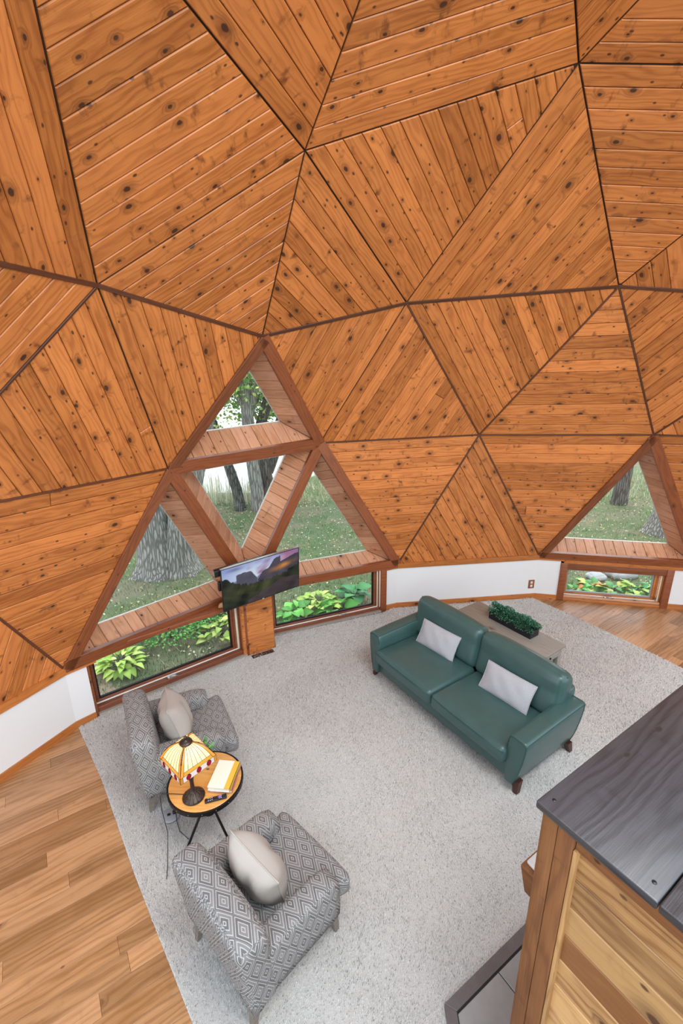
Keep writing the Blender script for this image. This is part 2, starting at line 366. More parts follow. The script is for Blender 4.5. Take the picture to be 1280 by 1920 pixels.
def plank_fill(poly3, direc, normal, width, parent, material, thick=.014, gap=.0012, cham=.0035, joints=.0, name='plank', proud=.0015, phase=0.0, lens=None, align=None):
    """boards laid over a convex planar polygon, each its own object, with chamfered edges"""
    nrm = Vector(normal).normalized(); ud = Vector(direc); ud = (ud - nrm * ud.dot(nrm)).normalized(); vd = nrm.cross(ud)
    O = Vector(poly3[0]); P = [((Vector(p) - O).dot(ud), (Vector(p) - O).dot(vd)) for p in poly3]
    if area2(P) < 0: P = P[::-1]
    v0, v1 = min(p[1] for p in P), max(p[1] for p in P); u0, u1 = min(p[0] for p in P), max(p[0] for p in P); res = []
    k = 0; v = v0 - phase * width
    if align is not None:
        va = (Vector(align) - O).dot(vd); v = va - math.ceil((va - v0) / width - 1e-3) * width
    while v < v1 - .004:
        strip = clip2(clip2(P, (0, v), (0, 1)), (0, v + width), (0, -1)); cuts = []
        if lens and len(strip) > 2:
            x = u0 - random.uniform(0, lens[1])
            while x < u1: cuts.append(x); x += random.uniform(*lens)
        elif joints and random.random() < joints and len(strip) > 2:
            cuts = [random.uniform(u0 + .25 * (u1 - u0), u0 + .75 * (u1 - u0))]
        cuts = [-1e9] + cuts + [1e9]
        for a, b in zip(cuts[:-1], cuts[1:]):
            pc = clip2(clip2(strip, (a, 0), (1, 0)), (b, 0), (-1, 0)) if len(cuts) > 2 else strip
            if len(pc) < 3 or abs(area2(pc)) < 2e-4: continue
            back = inset(pc, gap); front = inset(pc, gap + cham)
            if len(back) < 3 or len(front) < 3: continue
            if len(front) != len(back): back = front
            o = Vector((random.uniform(0, 60), random.uniform(0, 60), 0)); pr = random.uniform(0, proud); mb = MB()
            W = lambda p, z: tuple(O + ud * p[0] + vd * p[1] + nrm * z)
            q = lambda p: (p[0] + o.x, p[1] + o.y)
            mb.face([W(p, pr) for p in front], [q(p) for p in front])
            n = len(front)
            for i in range(n):
                j = (i + 1) % n
                mb.face([W(front[i], pr), W(back[i], pr - cham), W(back[j], pr - cham), W(front[j], pr)][::1], [q(front[i]), q(back[i]), q(back[j]), q(front[j])])
                mb.face([W(back[i], pr - cham), W(back[i], -thick), W(back[j], -thick), W(back[j], pr - cham)], [q(back[i])] * 2 + [q(back[j])] * 2)
            res.append(mb.build(name, material, parent))
        v += width; k += 1
    return res

# ------------------------------------------------------------------ dome geometry (metres)
V={0:(1.860,1.358,7.045),1:(0.167,0.850,6.774),2:(-1.756,0.274,5.547),4:(0.807,2.800,6.797),5:(-1.259,2.456,5.893),6:(-2.761,1.727,4.467),7:(-0.250,4.521,5.384),8:(-1.868,4.023,4.350),9:(-0.811,5.326,4.022),10:(2.930,2.763,6.774),11:(4.111,4.293,5.764),12:(5.069,4.946,4.229),13:(1.924,4.607,5.967),14:(3.159,5.797,4.512),15:(0.784,5.875,4.380),28:(4.980,2.293,5.944),29:(5.814,3.775,4.467),30:(6.492,1.514,4.467),31:(-1.895,5.056,2.664),32:(-2.911,4.147,0.758),34:(-3.169,3.051,2.743),35:(-3.862,2.361,0.757),36:(-3.423,0.858,2.720),37:(-0.270,6.227,2.723),38:(0.854,6.642,0.757),40:(1.960,6.635,2.733),41:(3.138,6.891,0.758),42:(4.126,6.175,2.771),43:(-1.261,5.791,0.757),65:(7.343,1.876,0.757),67:(6.908,2.871,2.722),68:(6.724,3.941,0.757),69:(5.793,4.872,2.874),73:(5.319,6.425,0.757)}
V = {k: Vector(v) for k, v in V.items()}
CTR = Vector((1.86, 1.36, 1.73))
# triangle -> (corner ids, edge the boards run along)
CEIL = {5: ((4,7,5),(7,5)), 6: ((7,8,5),(7,8)), 7: ((5,8,6),(8,5)), 8: ((7,9,8),(7,8)), 10: ((4,13,10),(13,10)), 11: ((10,13,11),(13,11)), 12: ((13,14,11),(13,11)), 13: ((11,14,12),(11,12)), 14: ((4,7,13),(7,13)), 15: ((7,15,13),(7,15)), 16: ((13,15,14),(13,15)), 17: ((7,9,15),(7,15)), 38: ((10,28,11),(28,11)), 40: ((11,29,12),(11,12)), 39: ((28,29,11),(28,11))}
LEFT = {45: ((9,8,31),(8,31)), 46: ((8,34,31),(8,31)), 47: ((31,34,32),(31,34)), 48: ((34,35,32),(34,35)), 50: ((8,6,34),(8,34)), 51: ((6,36,34),(36,34)), 52: ((34,36,35),(34,36))}
BACK = {54: ((9,15,37),(15,37)), 55: ((15,40,37),(15,37)), 56: ((37,40,38),(37,40)), 57: ((40,41,38),(40,41)), 59: ((15,14,40),(15,40)), 60: ((14,42,40),(42,40)), 61: ((40,42,41),(40,42))}
RIGHT = {62: ((14,12,42),(12,42)), 126: ((12,69,42),(12,69)), 127: ((69,73,42),(69,42)), 116: ((29,12,69),(12,69)), 115: ((67,69,68),(67,69)), 131: ((69,68,73),(69,73)), 114: ((29,69,67),(29,69))}
PLW = .145
def tri_normal_in(t):
    a, b, c = [V[i] for i in t]; n = (b - a).cross(c - a).normalized()
    return n if n.dot(CTR - a) > 0 else -n
def tri_dir_out(i): return (V[i] - CTR).normalized()
def shell(name, table, label, width_of):
    mb = MB()
    for k, (t, e) in table.items():
        n = tri_normal_in(t); a = [V[i] - n * .016 for i in t]; b = [V[i] + tri_dir_out(i) * .16 for i in t]
        mb.mesh([*a, *b], [(0, 1, 2), (3, 5, 4), (0, 3, 4, 1), (1, 4, 5, 2), (2, 5, 3, 0)])
    root = mb.build(name, 'backing'); tag(root, label, 'ceiling' if name == 'ceiling' else 'wall', kind='structure')
    for k, (t, e) in table.items():
        n = tri_normal_in(t); c = (V[t[0]] + V[t[1]] + V[t[2]]) / 3
        poly = [V[i] + (c - V[i]).normalized() * .008 for i in t]
        plank_fill(poly, V[e[1]] - V[e[0]], n, PLW, root, 'pine', joints=.035, align=V[e[0]], gap=.0022, cham=.006)
    return root
WW = {}
ceiling = shell('ceiling', CEIL, 'domed ceiling of knotty orange pine boards in triangles', WW)
wall_left = shell('wall_left', LEFT, 'left dome wall of knotty pine boards in triangles', WW)
wall_back = shell('wall_back', BACK, 'dome wall of knotty pine triangles between the two triangular windows', WW)
wall_right = shell('wall_right', RIGHT, 'right dome wall of pine boards beyond the small triangular window', WW)

def strip(mb, A, B, nrm, w0, w1, th, lat=None, ext=0.0, base=0.0):
    A, B, nrm = Vector(A), Vector(B), Vector(nrm).normalized(); e = (B - A).normalized(); A = A - e * ext; B = B + e * ext
    l = (lat if lat is not None else nrm.cross(e)); l = (l - e * l.dot(e)).normalized(); L = (B - A).length
    lo, hi = nrm * base, nrm * (base + th); c = .003
    prof = [(w0, lo), (w0, hi - nrm * c), (w0 + c, hi), (w1 - c, hi), (w1, hi - nrm * c), (w1, lo)]
    vs = [A + l * w + h for w, h in prof] + [B + l * w + h for w, h in prof]; n = len(prof); o = random.uniform(0, 50)
    b = len(mb.v); mb.v += [tuple(v) for v in vs]; mb.col += [(1, 1, 1)] * len(vs)
    for i in range(n):
        j = (i + 1) % n; mb.f.append((b + i, b + j, b + n + j, b + n + i)); mb.mi.append(0); mb.sm.append(False)
        u = [o + prof[i][0] + i * .01, o + prof[j][0] + j * .01]; mb.uv.append([(o, u[0]), (o, u[1]), (o + L, u[1]), (o + L, u[0])])
    mb.f.append(tuple(b + i for i in range(n))[::-1]); mb.f.append(tuple(b + n + i for i in range(n)))
    for _ in (0, 1): mb.uv.append([(o, o + p[0]) for p in prof]); mb.mi.append(0); mb.sm.append(False)
def edge_nrm(i, j): return (CTR - (V[i] + V[j]) / 2).normalized()
SEAMS = {'wall_left': [(8,9),(8,6),(8,34),(34,31),(34,32)], 'wall_back': [(9,15),(15,14),(15,40),(37,40),(14,40),(40,42),(40,38),(40,41)], 'wall_right': [(14,12),(14,42),(42,12),(42,69),(69,12),(69,73)]}
for nm, root in (('wall_left', wall_left), ('wall_back', wall_back), ('wall_right', wall_right)):
    for i, j in SEAMS[nm]:
        mb = MB(); wd = .018 if (i, j) in ((8,9),(9,15),(15,14),(14,12),(8,6)) else .010
        strip(mb, V[i], V[j], edge_nrm(i, j), -wd, wd, .03, base=-.016); mb.build('seam_strip', 'seam_wood', root)

# ------------------------------------------------------------------ triangular windows with deep boarded reveals
D_OUT = .36
TW = [(1, (9,31,37), {(9,37):.24,(31,37):.21,(9,31):.10}, 'topmost small triangular window above the crossbeam, treetops behind'),
      (2, (31,43,37), {(31,43):.26,(43,37):.19,(31,37):.215}, 'upside down triangular window in the middle, lake and trunks behind'),
      (3, (37,43,38), {(37,38):.23,(43,38):.16,(37,43):.10}, 'right lower triangular window beside the television, lawn behind'),
      (4, (31,32,43), {(31,43):.22,(32,43):.16,(31,32):.10}, 'left lower triangular window with a thick tree trunk behind'),
      (5, (42,73,41), {(42,73):.21,(41,73):.125,(42,41):.10}, 'separate triangular window at the right edge above the small low window')]
def line_int(P1, d1, P2, d2):
    c = d1[0] * d2[1] - d1[1] * d2[0]; t = ((P2[0] - P1[0]) * d2[1] - (P2[1] - P1[1]) * d2[0]) / c
    return (P1[0] + d1[0] * t, P1[1] + d1[1] * t)
for num, t, ins, lab in TW:
    n = tri_normal_in(t); O = V[t[0]]; ux = (V[t[1]] - O).normalized(); uy = n.cross(ux)
    P = [((V[i] - O).dot(ux), (V[i] - O).dot(uy)) for i in t]; sgn = 1 if area2(P) > 0 else -1
    def tri_in(fn):
        L = []
        for k in range(3):
            a, b = P[k], P[(k + 1) % 3]; e = ((b[0] - a[0]), (b[1] - a[1])); l = math.hypot(*e); e = (e[0] / l, e[1] / l); nn = (-e[1] * sgn, e[0] * sgn); d = fn(t[k], t[(k + 1) % 3])
            L.append(((a[0] + nn[0] * d, a[1] + nn[1] * d), e))
        return [line_int(*L[(k - 1) % 3], *L[k]) for k in range(3)]
    gi = lambda i, j: ins.get((i, j), ins.get((j, i)))
    inn = tri_in(lambda i, j: .045); out = tri_in(gi)
    to3 = lambda p, z: O + ux * p[0] + uy * p[1] + n * z
    I3 = [to3(p, 0) for p in inn]; O3 = [to3(p, -D_OUT) for p in out]; cen = (O3[0] + O3[1] + O3[2]) / 3
    mb = MB()
    for k in range(3):
        a, b, c2, d2 = I3[k], I3[(k + 1) % 3], O3[(k + 1) % 3], O3[k]; nn = (b - a).cross(d2 - a).normalized()
        if nn.dot((I3[0] + I3[1] + I3[2]) / 3 - a) < 0: nn = -nn
        eb = (b - a).normalized() * .045; a, b, c2, d2 = a - eb, b + eb, c2 + eb, d2 - eb
        s1 = [p - nn * .015 for p in (a, b, c2, d2)]; s2 = [p - nn * .04 for p in (a, b, c2, d2)]
        mb.mesh([*s1, *s2], [(0, 1, 2, 3), (7, 6, 5, 4), (0, 4, 5, 1), (1, 5, 6, 2), (2, 6, 7, 3), (3, 7, 4, 0)])
    root = mb.build(f'window_{num}', 'exterior'); tag(root, lab, 'window', kind='structure')
    for k in range(3):
        a, b, c2, d2 = I3[k], I3[(k + 1) % 3], O3[(k + 1) % 3], O3[k]; nn = (b - a).cross(d2 - a).normalized()
        if nn.dot((I3[0] + I3[1] + I3[2]) / 3 - a) < 0: nn = -nn
        across = nn.cross((b - a).normalized())
        plank_fill([a, b, c2, d2], across, nn, .142, root, 'pine_reveal', thick=.013, phase=random.uniform(.1, .7), gap=.0025, cham=.005)
    mb = MB(); g1 = [p + n * .012 for p in O3]; g2 = [p + n * .006 for p in O3]
    mb.mesh([*g1, *g2], [(0, 1, 2), (5, 4, 3), (0, 3, 4, 1), (1, 4, 5, 2), (2, 5, 3, 0)]); mb.build('pane', 'window_glass', root)
    mb = MB()
    for k in range(3):
        a, b = O3[k], O3[(k + 1) % 3]; e = (b - a).normalized(); l = n.cross(e)
        if l.dot(cen - a) < 0: l = -l
        strip(mb, a, b, n, -.03, .003, .02, lat=l, base=-.012)
    mb.build('glazing_bead', 'bead', root)

# struts that frame the windows
STR = [((9,31),63,-.015,.092),((9,37),63,-.06,.075),((31,37),None,-.07,.07),((31,32),68,-.02,.088),((31,43),None,-.07,.07),((43,37),None,-.07,.07),((37,38),65,-.06,.075),((32,43),68,-.04,.09),((43,38),65,-.04,.09),((42,41),128,-.02,.085),((42,73),128,-.05,.08),((41,73),128,-.04,.085)]
TRIW = {63: (9,31,37), 64: (31,43,37), 65: (37,43,38), 68: (31,32,43), 128: (42,73,41)}
LABS = ['upper left sloping strut of the big window','upper right sloping strut of the big window','crossbeam under the topmost triangular window','lower left sloping strut of the big window','left inner strut of the upside down window','right inner strut of the upside down window','lower right sloping strut of the big window','bottom rail under the left triangular window','bottom rail under the right triangular window','left strut of the separate right window','right strut of the separate right window','bottom rail of the separate right window']
for q, ((i, j), tri, w0, w1) in enumerate(STR):
    if tri: n = tri_normal_in(TRIW[tri]); c = sum((V[x] for x in TRIW[tri]), Vector()) / 3
    else: n = edge_nrm(i, j); c = V[43] if (i, j) == (31, 37) else V[38]
    e = (V[j] - V[i]).normalized(); l = n.cross(e)
    if l.dot(c - V[i]) < 0: l = -l
    mb = MB(); strip(mb, V[i], V[j], n, w0, w1, .055, lat=l, base=-.02, ext=-.01)
    tag(mb.build(f'trim_{q+1}', 'strut_wood'), 'chestnut wood ' + LABS[q], 'beam', kind='structure')

# ------------------------------------------------------------------ low riser walls, fascia, baseboards
E1 = Vector((.841, .541, 0)); E2 = Vector((.541, -.841, 0))
def bpt(i, j, s):
    a, b = V[i], V[j]; e = (b - a); e.z = 0; e.normalize(); return Vector((a.x, a.y, 0)) + e * s
def outn(a, b):
    e = (b - a).normalized(); n = Vector((e.y, -e.x, 0)); m = (a + b) / 2
    return n if n.dot(Vector((m.x - CTR.x, m.y - CTR.y, 0))) > 0 else -n
def wallrun(mb, pts, z0, z1, o0, o1):
    """boxes along a polyline of floor points, o0/o1 offsets outward"""
    nn = [outn(a, b) for a, b in zip(pts[:-1], pts[1:])]; ms = []
    for i in range(len(pts)):
        m = nn[0] if i == 0 else nn[-1] if i == len(pts) - 1 else (nn[i - 1] + nn[i]).normalized() / max(.3, (nn[i - 1] + nn[i]).normalized().dot(nn[i])); ms.append(m)
    u = 0
    for i in range(len(pts) - 1):
        L = (pts[i + 1] - pts[i]).length; c = []
        for p, m in ((pts[i], ms[i]), (pts[i + 1], ms[i + 1])):
            for o in (o0, o1):
                for z in (z0, z1): q = p + m * o; c.append((q.x, q.y, z))
        f = [(0, 1, 5, 4), (2, 6, 7, 3), (1, 3, 7, 5), (0, 4, 6, 2), (0, 2, 3, 1), (4, 5, 7, 6)]
        b = len(mb.v); mb.v += c; mb.col += [(1, 1, 1)] * 8
        for ff in f:
            mb.f.append(tuple(b + k for k in ff)); mb.mi.append(0); mb.sm.append(False)
            mb.uv.append([(u + (L if k >= 4 else 0) + random.random() * 0, c[k][2] + (o1 - o0) * (1 if k in (2, 3, 6, 7) else 0) + i * 3) for k in ff])
        u += L + 5
runL = [Vector((V[36].x, V[36].y, 0)), Vector((V[35].x, V[35].y, 0)), Vector((V[32].x, V[32].y, 0)), bpt(32, 43, .205)]
runB = [bpt(43, 38, 2.085), Vector((V[38].x, V[38].y, 0)), Vector((V[41].x, V[41].y, 0)), bpt(41, 73, .34)]
runR = [bpt(41, 73, 1.95), Vector((V[73].x, V[73].y, 0)), Vector((V[68].x, V[68].y, 0)), Vector((V[65].x, V[65].y, 0))]
runL[0] = Vector((-4.2, .9, 0))
for nm, run, root in (('left', runL, wall_left), ('back', runB, wall_back), ('right', runR, wall_right)):
    mb = MB(); wallrun(mb, run, 0, .74, .0, .16); mb.build('riser_wall', 'plaster', root)
    mb = MB(); wallrun(mb, run, 0.0, .085, -.018, .0); tag(mb.build(f'baseboard_{nm}', 'trim_wood'), f'golden wood baseboard along the {nm} white riser wall', 'baseboard', kind='structure')
fascia = {13: (runL[:-1] + [bpt(32, 43, .30)], .69, .775, 'golden fascia board along the top of the left white riser wall'),
          14: ([bpt(43, 38, 2.0)] + runB[1:-1] + [bpt(41, 73, .4)], .69, .775, 'golden fascia board along the top of the white riser wall behind the sofa'),
          15: ([bpt(41, 73, .38)] + [bpt(41, 73, 2.0)] + runR[1:], .66, .765, 'golden fascia board over the small low window at the right')}
for k, (run, z0, z1, lb) in fascia.items():
    mb = MB(); wallrun(mb, run, z0, z1, -.025, .08); tag(mb.build(f'trim_{k}', 'trim_wood'), lb, 'trim', kind='structure')

# ------------------------------------------------------------------ low windows
def bx(root, name, m, lo, hi, ch=.004): mb = MB(); mb.box(lo, hi, ch=ch); return mb.build(name, m, root)
def riser_window(num, P, Q, x0, x1, z0, z1, lab, left, right, head, front, lift=True, inner='sash_wood', ch_x=None, rightside=True, sill='sash_wood', shallow=False):
    P, Q = Vector((*P, 0)), Vector((*Q, 0)); a = math.atan2(Q.y - P.y, Q.x - P.x); r = empty(f'window_{num}', P, a, lab, 'window', kind='structure')
    bx(r, 'pane', 'window_glass', (x0, 0, z0), (x1, .006, z1), 0)
    t = .016
    for lo, hi in (((x0 - t, -.012, z0 - t), (x1 + t, .018, z0)), ((x0 - t, -.012, z1), (x1 + t, .018, z1 + t)), ((x0 - t, -.012, z0), (x0, .018, z1)), ((x1, -.012, z0), (x1 + t, .018, z1))):
        bx(r, 'gasket', 'black_metal' if not shallow else 'grey_plastic', lo, hi, 0)
    w = .05
    for lo, hi in (((x0 - w, -.03, z0 - w), (x1 + w, .03, z0 - t)), ((x0 - w, -.03, z1 + t), (x1 + w, .03, z1 + w)), ((x0 - w, -.03, z0 - t), (x0 - t, .03, z1 + t)), ((x1 + t, -.03, z0 - t), (x1 + w, .03, z1 + t))):
        bx(r, 'sash_rail', inner, lo, hi)
    yb = front
    bx(r, 'head_casing', 'strut_wood', (left[0], yb, z1 + w), (right[1], .12, head))
    bx(r, 'side_casing', 'strut_wood', (left[0], yb - .012, 0), (left[1], .12, head + .0))
    bx(r, 'side_casing', 'strut_wood', (right[0], yb - .012, 0), (right[1], .12, head + .0))
    # stepped sill
    bx(r, 'weather_strip', 'white_vinyl', (left[1], -.046, z0 - w - .004), (right[0], -.028, z0 - w + .008))
    bx(r, 'sill_board', sill, (left[1], yb + .02, .0 if not shallow else .045), (right[0], .06, z0 - w - .004))
    if not shallow: bx(r, 'floor_track', 'grey_wood', (left[1], yb - .03, .0), (right[0], yb + .03, .03))
    # lock handle
    cx = ch_x if ch_x is not None else (x0 + x1) / 2
    h = MB(); zt = z0 - w - .004; h.box((cx - .055, yb + .022 if yb < -.09 else -.07, zt), (cx + .055, yb + .06 if yb < -.09 else -.05, zt + .022), ch=.006)
    h.tube([(cx - .03, yb + .03, zt + .022), (cx + .02, yb + .01, zt + .03), (cx + .07, yb + .005, zt + .02)], [.009, .008, .007], 6); h.build('crank_handle', 'chrome', r)
    # layered jambs at the right
    if rightside:
        xs = x1 + w; k = 0; cols = ['sash_wood', 'cream_jamb', 'sash_wood', 'cream_jamb']
        n = 4; cols = cols if not shallow else ['trim_wood', 'pine_reveal', 'cream_jamb', 'trim_wood']; wd = (right[0] - xs) / n
        for q in range(n): bx(r, 'jamb', cols[q], (xs + q * wd, -.035 - .012 * q, z0 - w), (xs + (q + 1) * wd, .10, z1 + w), .003)
    return r
riser_window(6, (-2.79, 4.47), (-1.51, 5.42), 0.0, 1.60, .145, .70, 'long low window under the left triangular window, behind the armchair', (-.13, -.06), (1.76, 1.80), .80, -.13, ch_x=.78)
riser_window(7, (-.616, 6.118), (.4517, 6.548), -.38, 1.151, .13, .70, 'long low window under the right triangular window, left of the sofa', (-.62, -.5), (1.265, 1.36), .80, -.085, ch_x=.62)
w8 = riser_window(8, tuple(bpt(41, 73, 0).xy + outn(bpt(41, 73, 0), bpt(41, 73, 1)).xy * .10), tuple(bpt(41, 73, 2).xy + outn(bpt(41, 73, 0), bpt(41, 73, 1)).xy * .10), .50, 1.72, .135, .50, 'small low window at floor level under the separate right window', (.34, .44), (1.85, 1.95), .66, -.115, inner='trim_wood', sill='pine_reveal', shallow=True)
bx(w8, 'apron', 'trim_wood', (.44, -.118, 0), (1.85, -.09, .045))

# ------------------------------------------------------------------ floor
BASE = [(-3.38,-.21),(-2.27,-2.29),(-.56,-3.59),(1.73,-4.11),(4.05,-3.7),(5.82,-2.47),(7.02,-.45),(7.34,1.88),(6.72,3.94),(5.32,6.43),(3.14,6.89),(.85,6.64),(-1.26,5.79),(-2.91,4.15),(-3.86,2.36)]
mb = MB(); n = len(BASE)
mb.mesh([(x, y, -.012) for x, y in BASE] + [(x, y, -.12) for x, y in BASE], [tuple(range(n)), tuple(range(2 * n - 1, n - 1, -1))] + [(i, n + i, n + (i + 1) % n, (i + 1) % n) for i in range(n)])
floor = tag(mb.build('floor', 'backing'), 'hickory hardwood floor of the dome room', 'floor', kind='structure')
RUG = [(-2.90,4.15),(-2.74,4.31),(-2.05,4.87),(-1.42,5.36),(-1.33,5.36),(-.93,5.58),(-.99,5.84),(.62,6.47),(.80,6.60),(3.10,6.86),(3.62,6.10),(4.27,4.99),(5.3,3.05),(5.3,1.2),(3.6,3.0),(2.46,3.0),(.585,1.78),(.56,1.2),(.2,.9),(-.30,.93),(-.94,1.73),(-1.65,2.60),(-2.32,3.47)]
def inpoly(x, y, P):
    x = np.asarray(x); y = np.asarray(y); c = np.zeros(x.shape, bool); j = len(P) - 1
    for i in range(len(P)):
        xi, yi = P[i]; xj, yj = P[j]; c ^= ((yi > y) != (yj > y)) & (x < (xj - xi) * (y - yi) / (yj - yi + 1e-12) + xi); j = i
    return c
FD = Vector((.836, .549, 0)).normalized(); FN = Vector((0, 0, 1)).cross(FD)
def floor_boards():
    basep = [Vector((x, y, 0)) for x, y in BASE]; w = .136; cnt = 0
    B2 = [(p.dot(FD), p.dot(FN)) for p in basep]
    if area2(B2) < 0: B2 = B2[::-1]
    v = min(p[1] for p in B2)
    while v < max(p[1] for p in B2):
        st = clip2(clip2(B2, (0, v), (0, 1)), (0, v + w), (0, -1))
        if len(st) > 2:
            u0, u1 = min(p[0] for p in st), max(p[0] for p in st); x = u0 - random.uniform(0, 1.6)
            while x < u1:
                x2 = x + random.uniform(.7, 2.1); pc = clip2(clip2(st, (x, 0), (1, 0)), (x2, 0), (-1, 0)); xa = x; x = x2
                if len(pc) < 3 or abs(area2(pc)) < 1e-3: continue
                # is any of it in the part of the room that is seen and bare?
                us = np.linspace(max(xa, u0), min(x2, u1), 9); ok = False
                for vv in (v + .02, v + w - .02):
                    X = FD.x * us + FN.x * vv; Y = FD.y * us + FN.y * vv
                    seen = (~inpoly(X, Y, RUG)) & (((X < 0) & (Y > .9)) | ((X > 2.6) & (Y > 3.6)))
                    ok |= bool(seen.any())
                if not ok: continue
                poly = [FD * p[0] + FN * p[1] for p in pc]
                plank_fill(poly, FD, (0, 0, 1), 9.0, floor, 'oak_floor', thick=.011, gap=.0006, cham=.0012, proud=.0006, name='floorboard'); cnt += 1
        v += w
    return cnt
nfb = floor_boards()

# ------------------------------------------------------------------ shag rug
mb = MB(); n = len(RUG); mb.mesh([(x, y, .012) for x, y in RUG] + [(x, y, .001) for x, y in RUG], [tuple(range(n)), tuple(range(2 * n - 1, n - 1, -1))] + [(i, n + i, n + (i + 1) % n, (i + 1) % n) for i in range(n)])
rug = tag(mb.build('rug', 'rug_base'), 'large pale grey shag rug covering most of the floor', 'rug')
def rug_pile():
    N = 1150000; x = RNG.uniform(-3, 5.3, N); y = RNG.uniform(.9, 6.9, N); k = inpoly(x, y, RUG); d2 = x * x + y * y
    keep = k & (RNG.uniform(0, 1, N) < np.clip(11 / d2, .30, 1)) & (np.abs(x) < 40); x, y = x[keep], y[keep]; n = len(x); s = np.clip(np.sqrt(x * x + y * y) / 3.6, .9, 1.8)
    a = RNG.uniform(0, 2 * np.pi, n); sw = 1.2 * np.sin(x * 2.1 + 1.3 * np.sin(y * 1.7)) + 1.1 * np.sin(y * 3.1 - x); lean_a = a * .32 + sw; ln = RNG.uniform(.2, 1.2, n) * .0095 * s; h = RNG.uniform(.018, .034, n) + .003 * np.sin(x * 9 + 2 * np.sin(y * 7))
    wd = RNG.uniform(.0020, .0036, n) * s; b = .010; tips = [a + t for t in (0, 2.09, 4.19)]
    vs = [np.stack([x + np.cos(t) * wd, y + np.sin(t) * wd, np.full(n, b)], 1) for t in tips] + [np.stack([x + np.cos(lean_a) * ln, y + np.sin(lean_a) * ln, h], 1)]
    v = np.stack(vs, 1).reshape(-1, 3); i0 = np.arange(n) * 4
    f = np.concatenate([np.stack([i0 + p, i0 + q, i0 + 3], 1) for p, q in ((0, 1), (1, 2), (2, 0))], 0)
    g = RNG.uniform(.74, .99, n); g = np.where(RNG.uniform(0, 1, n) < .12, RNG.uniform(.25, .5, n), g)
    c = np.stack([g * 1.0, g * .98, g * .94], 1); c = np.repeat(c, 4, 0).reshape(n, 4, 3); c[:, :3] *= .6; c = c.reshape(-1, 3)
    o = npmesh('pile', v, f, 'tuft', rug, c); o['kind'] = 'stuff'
rug_pile()

